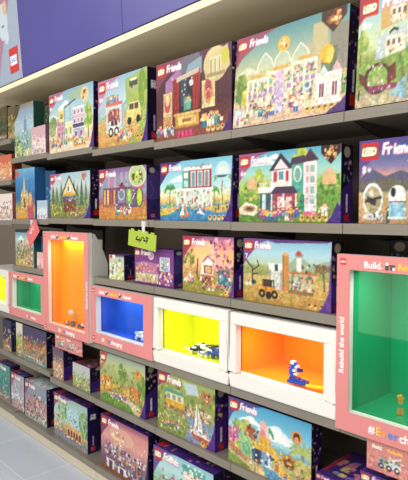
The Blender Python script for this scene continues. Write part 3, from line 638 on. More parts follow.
def A_house(w, h):
    a = Art(w, h, '7cc4d8', 13); a.G([(0, '4aa8cc'), (30, 'a0d8d0'), (48, 'a8c868'), (66, '6a9c38'), (100, '5f9030')])
    a.cloud(26, 14, 6, 'f4fafa'); a.cloud(38, 9, 4, 'fff'); a.S(0, 42, 34, 66, 50, 3.4, '6aa040 8aba50 4a8030 c8c858'); a.S(70, 40, 100, 62, 40, 3.4, '6aa040 8aba50 4a8030'); a.tree(64, 2, 40, 8, '9ab838', 'c8d048'); a.tree(22, 24, 50, 6, 'a8c048', 'c8d860')
    a.P([(10, 42), (16, 34), (20, 42), (20, 52), (10, 52)], 'e8b880'); a.P([(84, 38), (90, 28), (96, 38), (96, 50), (84, 50)], 'e0b880')
    a.R(36, 22, 56, 54, 'ece0e4'); a.P([(33, 28), (45, 4), (58, 26)], '3a3248'); a.P([(38, 26), (45, 12), (53, 26)], 'e8dce4'); a.R(42, 28, 49, 42, 'f8f8f8'); a.R(43, 29, 48, 41, '5a98a8'); a.R(38, 29, 41.5, 43, 'c03850'); a.R(50, 29, 53, 43, 'c03850')
    a.R(56, 20, 68, 60, '48a898'); a.P([(54, 22), (56, 12), (68, 10), (70, 20)], '4a3a50'); a.E(61.5, 34, 4, 11, 'e8f0e8'); a.E(61.5, 35, 2.8, 9, '70a8a0'); a.R(67, 18, 79, 84, 'f0e8ec'); a.P([(65, 20), (73, 2), (81, 18)], '583048'); a.P([(66, 18), (73, 8), (80, 17)], '443048')
    for y in (24, 38, 52, 66): a.R(69, y, 72, y + 9, 'd0a0b0'); a.R(73, y, 77, y + 9, '8ab8b8'); a.R(67, y + 11, 79, y + 12.5, 'c8c0c8')
    a.R(22, 50, 38, 58, 'f4e8f0'); 
    for x in range(23, 38, 2): a.R(x, 44, x + .7, 50, 'f8f4f8')
    a.R(22, 43, 38, 44.5, 'f0c8d8'); a.R(24, 58, 38, 84, '3a5a68'); a.R(26, 60, 30, 82, 'c8e0e0'); a.P([(34, 60), (40, 50), (58, 50), (62, 60)], '483858'); a.R(38, 60, 60, 84, 'a83a58'); a.R(42, 64, 56, 82, 'f0c8c0'); a.S(36, 62, 62, 84, 30, 2, 'd84a70 fff 8a4a38 e8d0c8 6a3048')
    for x in (36, 48, 60): a.R(x - .7, 60, x + .7, 86, 'f8f8fa')
    a.R(64, 62, 68, 84, '208878'); a.P([(0, 80), (8, 70), (22, 76), (18, 90), (2, 88)], 'e8e4d0'); a.E(12, 80, 7, 5, 'b88a60'); a.E(12, 80, 4, 2.5, '6a4a3a'); a.S(36, 84, 66, 96, 26, 2, 'f0e8d8 d8c040 fff 8a5aa8 d87a90')
    a.people(22, 62, 96, 20, 7); a.person(86, 90, 22, 'f0e4d8', 'f0e4d8', '8a5a30'); a.R(67, 84, 80, 90, 'e06888'); a.S(66, 82, 98, 92, 16, 1.6, 'e06888 70a838 f0e090'); a.dots(66, 94, 6, 4.2, 'e8b040'); a.badge(91, 10, 15, '3a201c', True); a.S(86, 3, 96, 18, 20, 1.6, 'e0a848 b06a30 f0d090')
    return a.logo(1.2, 'a83c80', '6+').swoosh('43208a', 5, 60)
def A_moon(w, h):
    a = Art(w, h, '5a7ab8', 14); a.G([(0, '2c4488'), (18, '4a5fa0'), (34, '8a7ab0'), (44, 'e0a07a'), (52, 'e8b868'), (56, '6a6050'), (62, 'c8a878'), (100, 'b89060')])
    a.P([(0, 0), (60, 0), (40, 6), (20, 14), (8, 30), (0, 48)], '5a3a98', .85); a.P([(0, 46), (12, 34), (26, 44), (40, 38), (60, 48), (80, 40), (100, 46), (100, 62), (0, 62)], '5a5a80'); a.P([(0, 52), (30, 46), (60, 56), (100, 52), (100, 62), (0, 62)], '6a6858')
    a.S(40, 8, 100, 36, 14, .7, 'fff')
    a.S(52, 70, 96, 90, 20, 3, 'c8ccd8 6a7088 e8e8f0 8a5aa0'); a.sx = .47
    a.E(30, 71, 21, 20, 'e8ecf0'); a.E(30, 71, 16.5, 16, '8a8a80'); a.E(30, 71, 15.5, 15, 'b8a878'); a.P([(18, 66), (38, 72), (36, 79), (18, 73)], '3a3f48'); a.L([(14, 73), (48, 68)], 3, '2f333a'); a.E(28, 64, 5, 3.4, 'd8d8e0'); a.R(12, 88, 50, 94, 'cfd2d8'); a.E(30, 91, 20, 4, 'e0e0e0'); a.S(14, 86, 48, 95, 16, 1.8, '6a4a80 fff 3a3a48 c8c8d8')
    a.person(61, 99, 26, '403850', '2c3c58', '8a3a28'); a.S(48, 93, 56, 98, 6, 1.5, 'c8d8e8 fff')
    a.R(63, 71, 95, 91, '86bcdc'); a.R(63, 68, 95, 73, 'e8f0f4'); a.E(79, 66, 17, 11, 'f0f4f8'); a.E(71, 63, 5, 5.5, '1c2030'); a.L([(63, 74), (95, 74)], 2, '7a4a98'); a.S(63, 77, 95, 88, 10, 1.2, '70a8cc a8d8ec'); a.R(61, 91, 97, 94, 'd8e8f0'); a.sx = 1
    return a.logo(1.55, None, '8+')
def A_park(w, h):
    a = Art(w, h, '78a8a8', 15); a.G([(0, '4a90b0'), (30, 'b8d8d8'), (60, '8a9870'), (100, 'c8b070')]); a.R(0, 0, 100, 8, '2a3040'); a.cloud(30, 24, 7, 'e8f4f4')
    a.S(10, 30, 96, 92, 170, 3.2, 'd85a50 e8b868 5a8a70 f0e0d0 8a4a40 d8788a e8d050 407088 c08060'); a.E(40, 88, 26, 8, 'd8c048'); a.people(20, 80, 92, 18, 6); return a
def A_lite(w, h):
    a = Art(w, h, 'c8d0a8', 16); a.G([(0, '4a2a70'), (12, 'b8c8c0'), (100, 'd0d098')]); a.S(5, 20, 95, 95, 60, 5, 'f0f0e0 90a850 e8e8d0 506878 d8d870 fff c0a0b0'); a.R(0, 0, 40, 14, 'e8f0f0'); a.R(5, 2, 22, 14, 'd8231c'); return a
def A_multi(w, h):
    a = Art(w, h, '7a3a8c', 17); a.R(0, 0, 100, 10, '6a2a80')
    a.P([(4, 42), (26, 36), (60, 40), (60, 70), (4, 66)], 'b070a0'); a.S(4, 42, 62, 64, 60, 3.2, 'e0b880 c86a70 f0d8b0 a85080 e8a0a8 d89858'); a.R(4, 68, 62, 92, 'c8b8a0'); a.S(4, 68, 62, 92, 60, 3, 'e8d8b0 f0f0e0 6a8a58 d0a860 b87a80 d8d070')
    a.R(66, 22, 90, 58, 'e8e8f0'); a.R(68, 24, 88, 56, '9ab8d8'); a.S(68, 26, 88, 56, 16, 3, 'fff e0b070 5a78a8'); a.S(64, 60, 96, 94, 50, 3.2, 'c080b0 e8c8d8 d8a860 b05090 fff'); a.E(44, 20, 7, 11, 'e8d8e8'); a.E(44, 20, 5, 8, 'b890b8'); a.R(0, 94, 100, 100, '5a2470')
    return a.logo(1.6, None, '')
def A_cherry(w, h):
    a = Art(w, h, 'f0a890', 18); a.G([(0, '8a4a80'), (10, 'd88aa0'), (25, 'f4b070'), (45, 'f8c880'), (62, 'd09a60'), (74, 'a8983a'), (100, '98943a')])
    a.E(46, 26, 22, 18, 'f8d890', .6); a.S(0, 20, 24, 52, 40, 3.4, '8a9a40 b0a850 6a7a38'); a.S(55, 4, 100, 60, 80, 3, 'e088a8 f0b0c8 c85a88 a84878 f8d0d8 7a3a58'); a.S(40, 44, 86, 62, 40, 2.4, 'e08098 f4b8b0 c86a70')
    a.P([(40, 40), (60, 34), (62, 74), (36, 78)], 'f0e8e0'); a.R(44, 50, 60, 64, '8a4838'); a.R(46, 52, 58, 62, 'e8a850')
    for x in (49, 53): a.R(x, 50, x + 1, 64, 'f4e8d0')
    a.L([(42, 44), (52, 34), (62, 42)], 3, 'b0507a'); a.L([(32, 40), (30, 66), (34, 76)], 3, '5a3028'); a.R(38, 66, 62, 70, 'b07848'); a.R(44, 70, 58, 88, '8a5030'); a.R(40, 72, 44, 92, '6a4028'); a.S(40, 68, 62, 88, 16, 2, 'd8a060 6a3828 f0c890 c85a50')
    a.P([(72, 56), (92, 54), (94, 84), (70, 84)], '3a7890'); a.S(70, 58, 94, 84, 30, 2.4, 'e8e8f0 2a5870 b84058 d8a0a8 70a8b8'); a.people(4, 24, 82, 20, 2); a.S(4, 64, 24, 80, 14, 2.6, 'fff e8e0d0 c8b090'); a.people(40, 92, 92, 18, 4)
    a.dots(78, 94, 3, 4); return a.logo(1.25, '9a2c60', '').swoosh('6a2c88', 4)
def A_safari(w, h):
    a = Art(w, h, 'a8d4e8', 19); a.G([(0, '78b8dc'), (22, 'a8d8ec'), (38, 'b8d0b8'), (46, '98a868'), (58, 'c8b068'), (72, 'd0a858'), (100, 'b08a3a')])
    a.P([(50, 42), (66, 22), (80, 36), (100, 26), (100, 52), (50, 50)], '98b498'); a.P([(0, 46), (20, 40), (50, 46), (100, 44), (100, 56), (0, 56)], 'a0a860'); a.S(0, 44, 100, 56, 60, 2.2, '8a9a48 b8b058 708038')
    a.L([(12, 66), (12, 46), (6, 38), (4, 34)], 2.6, '3c2a28'); a.L([(12, 50), (20, 42), (18, 34)], 2, '3c2a28'); a.L([(12, 56), (18, 54)], 2, '3c2a28'); a.E(12, 68, 5, 4, '4a4038'); a.S(2, 66, 10, 74, 4, 2.5, 'e8e8e0')
    a.L([(93, 70), (92, 46), (86, 36)], 2, '5a4030'); a.L([(92, 46), (97, 38)], 1.8, '5a4030'); a.S(82, 34, 100, 44, 44, 2.2, '6a6838 8a8040 4a4a28 9a5038')
    a.R(33, 46, 48, 76, 'c8d4cc'); a.R(32, 36, 50, 48, 'dce8ec'); a.R(34, 38, 46, 46, 'f0f4f4'); a.R(39, 38, 43, 48, '3a4450'); a.R(33, 46, 34.5, 78, '8a9aa0'); a.R(46, 46, 47.5, 76, '8a9aa0')
    a.R(48, 22, 55, 76, 'd0863a'); a.R(48, 22, 50, 76, 'b06a28'); a.E(51.5, 22, 3.5, 2.5, 'e8a860'); a.R(64, 26, 69, 48, 'e8ecec'); a.R(62, 20, 71, 24, '8aa0b0'); a.E(66, 20, 3, 4, 'c84a3a')
    a.R(56, 46, 86, 50, 'c07838'); a.R(56, 50, 84, 76, 'c8b890'); a.R(58, 52, 68, 74, '6a8a78'); a.R(60, 54, 66, 72, 'a8c8c0'); a.S(56, 50, 86, 76, 36, 2.2, '7a5038 e0c080 508068 d8e0d8 a06038 c84a40'); a.R(55, 74, 88, 79, '9a6a38')
    a.S(70, 34, 78, 48, 8, 2, 'd85a48 5a3a28 e8d8c0'); a.L([(84, 74), (83, 56), (86, 52)], 3, 'd8a850'); a.E(86, 52, 2, 2.5, 'd8a850'); a.R(82, 72, 90, 82, 'd8a850')
    a.P([(22, 72), (40, 72), (42, 82), (20, 82)], 'd88a28'); a.R(26, 64, 36, 73, '3a2c28'); a.E(30, 66, 3, 4, '5a3020'); a.L([(25, 72), (25, 63), (38, 63), (38, 72)], 1.5, '2c2420'); a.E(24, 84, 4, 6.5, '241c1c'); a.E(39, 84, 4, 6.5, '241c1c'); a.E(32, 86, 3.5, 6, '241c1c'); a.E(24, 84, 1.5, 2.5, 'd8a040'); a.E(39, 84, 1.5, 2.5, 'd8a040')
    a.dots(78, 93, 3, 4.6, 'd89a38'); a.P([(0, 88), (4, 92), (40, 96), (70, 100), (0, 100)], 'a8903a')
    a.P([(24, 0), (100, 0), (96, 3), (40, 6)], '5a2c80'); return a.logo(1.2, '6a2c88', '7').swoosh('5a2c98', 5, 6)
def A_busy(w, h, sky, mid, ground, cols, seed, logo=True, corner='8a3a80', bld=None, n=120):
    a = Art(w, h, sky, seed); a.G([(0, sky), (30, sky), (55, mid), (100, ground)])
    a.S(4, 28, 98, 92, n, 3.2, cols)
    if bld: a.house(20, 30, 44, 80, bld, 'f0ece0', '605058', 2, 3); a.house(52, 24, 72, 82, bld, 'f0ece0', '605058', 2, 3)
    a.people(8, 92, 94, 18, 7)
    return a.logo(1.3, corner, '') if logo else a
def A_glamp(w, h):
    a = Art(w, h, 'a8b878', 20); a.G([(0, '8fa8a0'), (20, 'b8c890'), (50, '9aa858'), (75, 'a8a868'), (100, '6a8a38')])
    a.P([(0, 0), (20, 0), (14, 20), (0, 44)], 'b05a50', .7); a.S(0, 20, 100, 60, 80, 3.6, '88a858 a8b870 708a40 c0c088 98b068'); a.tree(52, 16, 60, 9, '6a9038', '88a848'); a.tree(92, 24, 86, 8, '6a9040', '8aae48')
    a.P([(2, 50), (20, 44), (26, 52), (26, 74), (4, 78)], 'e0a030'); a.R(4, 56, 24, 64, 'f0d890'); a.S(2, 48, 26, 76, 26, 2.4, 'b86a28 e8c060 c84a38 6a4830')
    a.R(26, 58, 66, 66, 'd0a838'); a.S(26, 50, 68, 74, 60, 2.4, 'e8b840 8a9a38 c88a30 a0c060 e8d8a0 5a7838'); a.P([(68, 48), (88, 52), (90, 62), (68, 58)], 'd87828'); a.P([(68, 62), (90, 64), (90, 72), (68, 72)], 'e09038'); a.L([(70, 50), (70, 84)], 2, '8a4820'); a.L([(88, 54), (88, 86)], 2, '8a4820'); a.S(68, 50, 90, 84, 20, 2, 'c86a30 f0c878 8a4a28 a03828')
    a.P([(4, 88), (14, 80), (50, 84), (78, 92), (70, 100), (4, 100)], '6a9a38'); a.S(8, 82, 60, 96, 40, 2.4, '6a9a30 88b048 507a28'); a.P([(58, 74), (90, 84), (92, 100), (78, 100)], 'd0c8a0'); a.people(26, 64, 82, 15, 6); a.S(26, 72, 64, 86, 24, 2, 'f0f0e8 d8607a fff 5aa0a0')
    a.badge(85, 24, 10, 'e09838'); a.dots(84, 92, 3, 4); a.logo(1.25, None, '', name=False); return a.swoosh('43208a', 5, 40)
def A_boat(w, h):
    a = Art(w, h, '9ab068', 21); a.G([(0, 'a8b868'), (30, '8aa050'), (55, 'a0a860'), (64, '7a98b0'), (85, '88a0c8'), (100, '8090b8')])
    a.S(0, 8, 100, 52, 120, 3.8, '8aa048 a8b858 6a8438 c0c878 58742c b8c060'); a.P([(48, 8), (70, 6), (74, 22), (54, 26)], 'b8d0e0'); a.P([(0, 0), (26, 0), (16, 16), (0, 30)], '7a3a78', .85)
    a.P([(0, 56), (46, 50), (58, 76), (50, 100), (0, 100)], '8a9a48'); a.S(0, 62, 50, 96, 60, 2.4, '98a858 6a8838 c8b878 d8d098'); a.P([(16, 26), (48, 28), (50, 34), (14, 33)], '4aa090'); a.R(17, 33, 48, 44, 'f0e0a0'); a.R(15, 44, 50, 54, 'e0a828'); a.R(18, 35, 24, 43, '7a98a8'); a.R(28, 35, 34, 43, '7a98a8'); a.R(38, 35, 43, 43, '7a98a8'); a.S(12, 54, 54, 62, 40, 2, 'c84a78 8a5040 e8d070 5a7830 b05a88')
    for x in (54, 60, 76, 82, 88): a.R(x, 44, x + 5, 60, 'c8b898'); a.S(x, 42, x + 5, 60, 8, 2, '8a6a50 f0e8d8 a85a50')
    a.P([(70, 34), (72, 34), (80, 74), (66, 76)], 'ece8e4'); a.L([(72, 30), (72, 82)], 1.2, '6a4a3a'); a.P([(56, 78), (96, 82), (90, 94), (66, 92)], 'b05a48'); a.P([(58, 78), (96, 82), (94, 86), (60, 84)], 'f0dcc8'); a.S(60, 72, 92, 86, 30, 2, 'e8c090 c05a70 8a4838 fff f0d0b8')
    a.people(8, 42, 90, 13, 5); a.S(88, 84, 96, 96, 10, 2, 'e8e8f8'); a.badge(86, 22, 12, 'b87850', True); a.dots(80, 95, 3, 5); return a.logo(1.3, None, '').swoosh('52289a', 6, 40)
def A_slide(w, h):
    a = Art(w, h, '58b4e0', 22); a.G([(0, '3fa0d8'), (25, '6cc0e8'), (45, 'a8dcf0'), (55, '70b8c8'), (64, 'c8c088'), (80, 'b8b870'), (100, 'e0c890')])
    a.P([(0, 0), (46, 0), (30, 8), (18, 10), (6, 24), (0, 40)], '4a3a90', .9); a.cloud(28, 26, 6); a.cloud(58, 30, 9, 'f0f8fc'); a.cloud(64, 38, 7, 'fff'); a.palm(50, 34, 56, 8, '3aa878')
    a.S(8, 30, 32, 84, 90, 3.4, 'a8c048 88b050 d0d060 70a048 c0d080'); a.P([(0, 46), (14, 42), (14, 62), (0, 66)], 'c86a98'); a.S(0, 46, 14, 66, 18, 2.4, 'e090b8 a84878 f0d0d8'); a.R(24, 36, 36, 56, 'c84838'); a.S(22, 34, 40, 58, 20, 2.4, 'e0a060 60a048 f0d8b0 8a3028')
    a.E(25, 66, 9, 16, '9ccc88'); a.E(24, 70, 5, 10, '70b888'); a.P([(0, 66), (26, 84), (24, 90), (0, 76)], 'c87a60'); a.R(42, 26, 52, 62, 'e8d0c8'); a.E(45, 26, 4, 6, 'f0b0b0'); a.E(45, 38, 3.6, 6, 'e88890'); a.R(40, 42, 54, 60, 'e8b040'); a.R(32, 58, 56, 64, 'e8b830'); a.R(32, 54, 56, 56.5, 'f0c850')
    for x in (33, 38, 43, 48, 53): a.R(x, 48, x + 1.4, 64, 'd89a28')
    a.P([(54, 52), (60, 54), (66, 74), (78, 84), (76, 90), (62, 82)], 'f0b020'); a.P([(56, 52), (58, 53), (66, 76), (76, 86), (74, 88), (63, 80)], 'f8d048'); a.R(32, 64, 56, 84, '486a98'); a.R(35, 64, 42, 84, '2c3c60'); a.R(44, 66, 50, 86, '7aa8c8'); a.R(51, 64, 56, 86, 'd8dce0'); a.S(32, 64, 58, 86, 24, 2, '3a5080 90b8d8 e8b060 f0f0f0')
    a.E(76, 64, 9, 10, 'd08838'); a.E(76, 66, 6, 8, '7a4828'); a.S(66, 56, 84, 76, 18, 2, 'e8b050 a86030 f0d080'); a.palm(92, 44, 90, 16, '98b858'); a.palm(90, 46, 84, 10, 'b8c868'); a.S(82, 56, 100, 76, 40, 2.6, 'a0b850 c8c868 d8b070')
    a.P([(44, 84), (60, 86), (80, 100), (50, 100)], '5a9ac8'); a.P([(0, 84), (30, 96), (30, 100), (0, 100)], '88a048'); a.person(62, 84, 18, 'e07a40', 'c86038', '5a3020'); a.person(72, 94, 16, '5a88c0', 'd8a070', '6a3020'); a.person(86, 90, 16, '8a5ac0', 'e0b0c0', '40201c'); a.person(36, 50, 15, '50a0c0', '3a4a80', '3c2418'); a.person(30, 90, 15, 'e86a80', 'f0e0d0', 'b86a30')
    a.badge(84, 26, 9, 'e8983a'); a.E(84, 26, 3.6, 6.5, '5a2c18'); a.E(84, 29, 2.4, 4, 'e0a078'); return a.logo(1.2, None, '').swoosh('2c4aa8', 2, 70)
def A_city(w, h):
    a = Art(w, h, 'a0c8d8', 23); a.G([(0, '98b8b8'), (30, 'b0d8e0'), (60, 'b8c8a0'), (78, 'b89868'), (88, '8a8a90'), (100, '98a0a8')])
    a.P([(0, 0), (60, 0), (40, 7), (16, 14), (6, 26), (0, 40)], '6a3a80', .8); a.S(14, 12, 40, 56, 90, 3.6, '70a860 90bc78 5a9058 a8c890'); a.S(76, 16, 100, 70, 90, 3.6, '70a068 88b078 4f8850 90b868'); a.R(40, 20, 76, 62, 'a8d8e8'); a.S(44, 22, 76, 58, 30, 1.6, '404858 fff 6a90a8'); a.S(0, 44, 26, 82, 60, 3, 'b0b898 d0c8b0 90a088 e0d8d0')
    a.P([(36, 48), (74, 62), (78, 70), (36, 62)], 'd0c8a0'); a.R(38, 60, 84, 84, 'd8b078')
    for x in (46, 54, 62, 70, 78): a.E(x, 76, 3, 8, '7a3830'); a.R(x - 3, 76, x + 3, 84, '8a4034')
    a.P([(34, 80), (90, 90), (90, 96), (34, 86)], 'c8788a'); a.people(34, 88, 92, 14, 8); a.S(0, 66, 34, 86, 40, 2, 'd8b8a8 8a5a58 e8e0d8 a88080'); a.P([(0, 86), (40, 92), (90, 100), (0, 100)], '7a90a0'); a.word('LEGO', 6, 6, 6, 'fff', 1.6); return a.logo(1.2, None, '')
def A_pink(w, h):
    a = Art(w, h, 'c88090', 24); a.G([(0, '8a4a78'), (12, 'd88a8a'), (35, 'e0a098'), (55, 'b07890'), (80, '6a4a68'), (100, '8a5038')])
    a.E(46, 26, 26, 14, 'e8b8a0', .6); a.S(30, 18, 100, 56, 26, 1.2, 'fff f8e0a0'); a.L([(30, 26), (34, 74)], 3, 'e8e0d0'); a.L([(40, 24), (42, 80)], 3.5, 'd8b040'); a.E(36, 36, 6, 6, 'e8c868'); a.S(24, 22, 50, 44, 24, 2.2, 'f0d8b0 c85a80 e8a838 fff'); a.S(8, 48, 96, 90, 240, 2.6, 'e8e8f0 4a3a58 6a5a78 b8c0d0 383048 a06a88 d8d0e0 58708a e0a050')
    a.R(14, 76, 30, 92, 'e8e8ec'); a.R(18, 78, 26, 92, '5a4a60'); a.R(38, 80, 56, 92, 'e0e0e8'); a.R(42, 82, 50, 92, '4a3a58'); a.P([(0, 92), (60, 92), (100, 96), (100, 100), (0, 100)], '8a4a30'); a.logo(1.2, '6a2c68', '')
    return a.swoosh('2a1848', 8, 20)
def A_teal(w, h):
    a = Art(w, h, '9cd4e8', 25); a.G([(0, '88c8e0'), (30, 'b8e4f0'), (60, '80c0a0'), (100, 'd8c8a0')]); a.cloud(30, 12, 6); a.R(52, 8, 88, 18, '50b0a8'); a.R(54, 18, 86, 60, 'f0e8d8'); a.S(50, 6, 90, 26, 24, 2.4, 'e8f0e0 3a9a90 d05a78 fff')
    a.S(12, 34, 50, 90, 60, 3, 'e05a90 50a080 f0e8e0 8a5aa0 70b8b0'); a.house(54, 26, 86, 80, 'e8d8c8', 'fff', '50a098', 3, 2); a.people(10, 90, 94, 16, 7); return a.logo(1.45, '5a3a98', '')

def W(art, x0, x1, h): return art(x1 - x0, h)
def place(row, x0, x1, h, artf, label, **k): return toybox(row, x0, x1, h, artf(x1 - x0, h), label, **k)
# ---- top shelf
place(1, -1.000, -.49, .378, A_castle, 'tall meadow playset box with brown archway and two inset castle pictures', rx=-.07, style=0, seed=2, d=.09, y=.020)
place(1, -1.583, -1.038, .378, A_mall, 'large shopping arcade playset box with domed glass roof and yellow balloon', rx=-.07, seed=3, d=.09, style=0)
place(1, -2.109, -1.590, .378, A_theater, 'dark maroon playset box showing a theatre stage with red curtains', seed=4, style=0, d=.09)
place(1, -2.655, -2.190, .378, A_truck, 'playset box with food truck and yellow jeep on a sandy road', seed=5, style=2, d=.09, y=.022)
place(1, -3.245, -2.700, .378, A_street, 'playset box with main street of pink and yellow townhouses', seed=6, style=0, d=.075)
place(1, -3.810, -3.500, .378, A_ice, 'pale blue winter tower playset box on the top shelf', seed=7, side='1c4a3c', style=9, y=.03)
sw = lambda w, h: A_busy(w, h, 'd0a8b8', 'e8d8d8', 'd8c0c8', 'fff e89ab0 c86a80 a8b8d0 f0e0e0 8a6a90', 31, False, n=60)
def A_green(w, h):
    a = Art(w, h, '14503c', 30); a.G([(0, '5a4a34'), (20, '185040'), (60, '0c4a30'), (100, '2a7060')]); a.P([(30, 100), (40, 20), (60, 10), (80, 60), (84, 100)], '187048'); a.P([(70, 20), (100, 40), (100, 100), (84, 100)], '6ab0b8', .7); a.S(10, 10, 90, 30, 8, 3, 'b89a60 8a6a48'); return a
place(1, -3.470, -3.285, .345, A_green, 'dark green box standing behind a small pink box', d=.07, y=.10, seed=8, side='10302c', style=9)
place(1, -3.488, -3.285, .185, sw, 'small pink and white box in front of the dark green one', d=.05, y=.01, seed=9, side='8a5a78', style=9)
place(1, -4.20, -3.99, .27, lambda w, h: A_busy(w, h, '5a5030', '2c4a34', '6a4a2c', '3a5a38 6a5a30 2a3a2c 8a6a38', 32, False), 'dim green and brown box on the highest shelf at the far left', y=.05, style=9, seed=10)
place(1, -3.975, -3.832, .25, lambda w, h: A_busy(w, h, '6a5a38', '5a6a3c', 'c89040', '7a8a40 e0a848 4a5a30 a86a30', 33, False), 'small olive and gold box on the highest shelf at the far left', y=.05, style=9, seed=11)
# ---- second shelf
place(2, -.978, -.600, .282, A_moon, 'space playset box with white gyroscope ring and blue moon observatory', seed=12, style=3, side='180f30')
place(2, -1.545, -1.050, .282, A_house, 'playset box with large white family house, red shutters and green tower', seed=13, style=3, side='180f30')
place(2, -2.081, -1.585, .282, A_beach, 'playset box with red and teal beach house above blue water', seed=14, style=0, side='281850')
place(2, -2.648, -2.195, .282, A_diner, 'purple evening playset box with fairground carousel stalls', seed=15, style=1, d=.082, side='2c2058')
place(2, -3.243, -2.745, .282, A_aframe, 'playset box with black A-frame cabin among pine trees', seed=16, style=0)
place(2, -3.810, -3.495, .36, A_palace, 'tall blue playset box with golden palace tower', seed=17, side='1f5a9a', style=9, y=.03)
place(2, -3.480, -3.330, .330, lambda w, h: A_busy(w, h, '2a5a90', '2a6aa8', '1f4a80', '3a78b8 1c3c68 5a98d0', 34, False, n=30), 'plain dark blue box standing behind a small white box', y=.10, seed=18, side='14305a', style=9)
place(2, -3.413, -3.262, .125, lambda w, h: A_busy(w, h, 'a8c0e0', 'd8e0f0', 'c8d0e8', 'fff 8aa8d8 c8d8f0 a890c0', 35, False, n=40), 'tiny pale blue box at the shelf edge beside the palace box', d=.05, y=.005, seed=19, side='7a90b8', style=9)
place(2, -4.12, -3.845, .19, lambda w, h: A_busy(w, h, 'd86a48', 'e8a868', 'e89a80', 'f0d0a0 d84a3a e8c060 fff c87080', 36, False), 'small orange patterned box on the upper far left shelf', seed=20, style=9, side='8a3a28')
# ---- third shelf (above the showcases)
place(3, -1.518, -1.085, .262, A_safari, 'safari playset box with orange jeep and rescue station on savanna', seed=21, style=3, side='180f30')
place(3, -1.911, -1.575, .262, A_cherry, 'playset box with cherry blossom treehouse at sunset', seed=22, style=3, d=.08, rz=.0)
place(3, -2.302, -1.979, .188, A_multi, 'flat purple playset box with several small picture panels', seed=23, style=1, side='1c2c6a', rz=.0)
place(3, -2.545, -2.420, .137, A_lite, 'small pale yellow and violet box beside the tall orange showcase', seed=24, d=.095, y=.02, style=0, rz=math.radians(6), side='241450')
place(3, -3.800, -3.500, .262, A_park, 'crowded fairground playset box above the small green showcase', seed=25, side='246a80', style=9, d=.12)
place(3, -3.478, -3.340, .22, lambda w, h: A_busy(w, h, '2c6a88', '246080', '2a5878', '3a88a0 1c4058 5aa0b8', 37, False, n=20), 'dark teal box beside the crowded fairground box', y=.06, seed=26, side='1c5068', style=9)
place(3, -3.435, -3.340, .115, lambda w, h: A_busy(w, h, 'e8b0b0', 'f0c8c0', 'd890a0', 'fff e07080 f0e0d0', 38, False, n=20), 'little pink box squeezed against the tall orange showcase', d=.04, y=.01, seed=27, side='a86a78', style=9)
place(3, -4.10, -3.845, .20, lambda w, h: A_busy(w, h, 'e8e0e0', 'f0d8d8', 'e8e0d8', 'd84a50 fff 7ab0a0 e8a0a8 404050', 39, False), 'small white box with red dotted pattern at the far left', seed=28, style=9, side='a05058')
# edge-on dark boxes standing behind the green showcase
eb = None
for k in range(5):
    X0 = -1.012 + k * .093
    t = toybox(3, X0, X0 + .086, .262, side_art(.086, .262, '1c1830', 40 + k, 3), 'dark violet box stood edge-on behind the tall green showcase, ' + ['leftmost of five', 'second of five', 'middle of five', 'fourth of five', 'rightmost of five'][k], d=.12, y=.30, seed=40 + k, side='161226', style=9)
# ---- shelf under the showcases
place(5, -1.604, -1.165, .287, A_slide, 'beach playset box with yellow water slide and palm tree', seed=50, style=0, d=.07, side='180f30')
place(5, -2.108, -1.690, .298, A_boat, 'playset box with canal sailing boat and yellow caravan in woods', seed=51, style=3, d=.08, side='2a155c')
place(5, -2.654, -2.215, .290, A_glamp, 'green woodland campsite playset box with orange tents', seed=52, style=3, d=.078, side='180f30')
place(5, -2.975, -2.771, .152, lambda w, h: A_busy(w, h, 'b8c0c8', 'a8b878', '98a858', 'c8d088 e8e8e0 708a48 5a6a78 d8d8d0', 53, False, n=70), 'low pale green box beside the woodland campsite box', seed=53, style=3, d=.16, side='1f1640', top='8a4a50')
place(5, -3.240, -3.096, .200, lambda w, h: A_busy(w, h, '6a5a70', 'c8a080', 'b89078', 'e8c8a0 d8a070 705868 f0e0c8 a86a58', 54, False, n=70), 'narrow brown and cream box under the tall orange showcase', seed=54, style=3, d=.14, side='1f1640')
place(5, -3.699, -3.330, .250, lambda w, h: A_busy(w, h, '4a4068', 'b07848', '70a0a0', 'c88a50 e0b878 8a4a38 d86a60 584878 68a8a8', 55, False, n=150), 'violet box of golden creatures under the small green showcase', seed=55, style=0, d=.12, side='180f30')
place(5, -3.815, -3.705, .250, lambda w, h: A_busy(w, h, 'd8d8d0', 'a8b848', '88a078', 'c8d048 90a848 e8e8d8 e07a6a 6a8a98', 56, False, n=60), 'narrow white and lime box beside the violet creature box', seed=56, style=0, d=.12, side='6a9098')
place(5, -4.06, -3.905, .235, lambda w, h: A_busy(w, h, '2c3458', '3a3448', 'd0a858', 'e0b868 584a80 a83a5a 2a5070 c8c8d8', 57, False, n=70), 'dark blue and gold box under the far left yellow showcase', seed=57, style=0, d=.10, side='1f2c50')
# low boxes lying flat at the right
def A_flat(w, h): return A_busy(w, h, '4a2a88', '7a4a98', 'c8a050', 'e8c060 f0e0f0 c05a80 5aa070', 58, True, '4a2a88', n=40)
toybox(5, -1.155, -1.00, .100, A_flat(.155, .10), 'flat violet and gold box lying in the dark gap right of the beach slide box', d=.26, y=.035, seed=58, style=0, top='4a2a90')
toybox(5, -.965, -.55, .180, A_flat(.415, .18), 'deep violet box under the hanging pink truck card', d=.22, y=.03, seed=59, style=0, top='4a2a90')
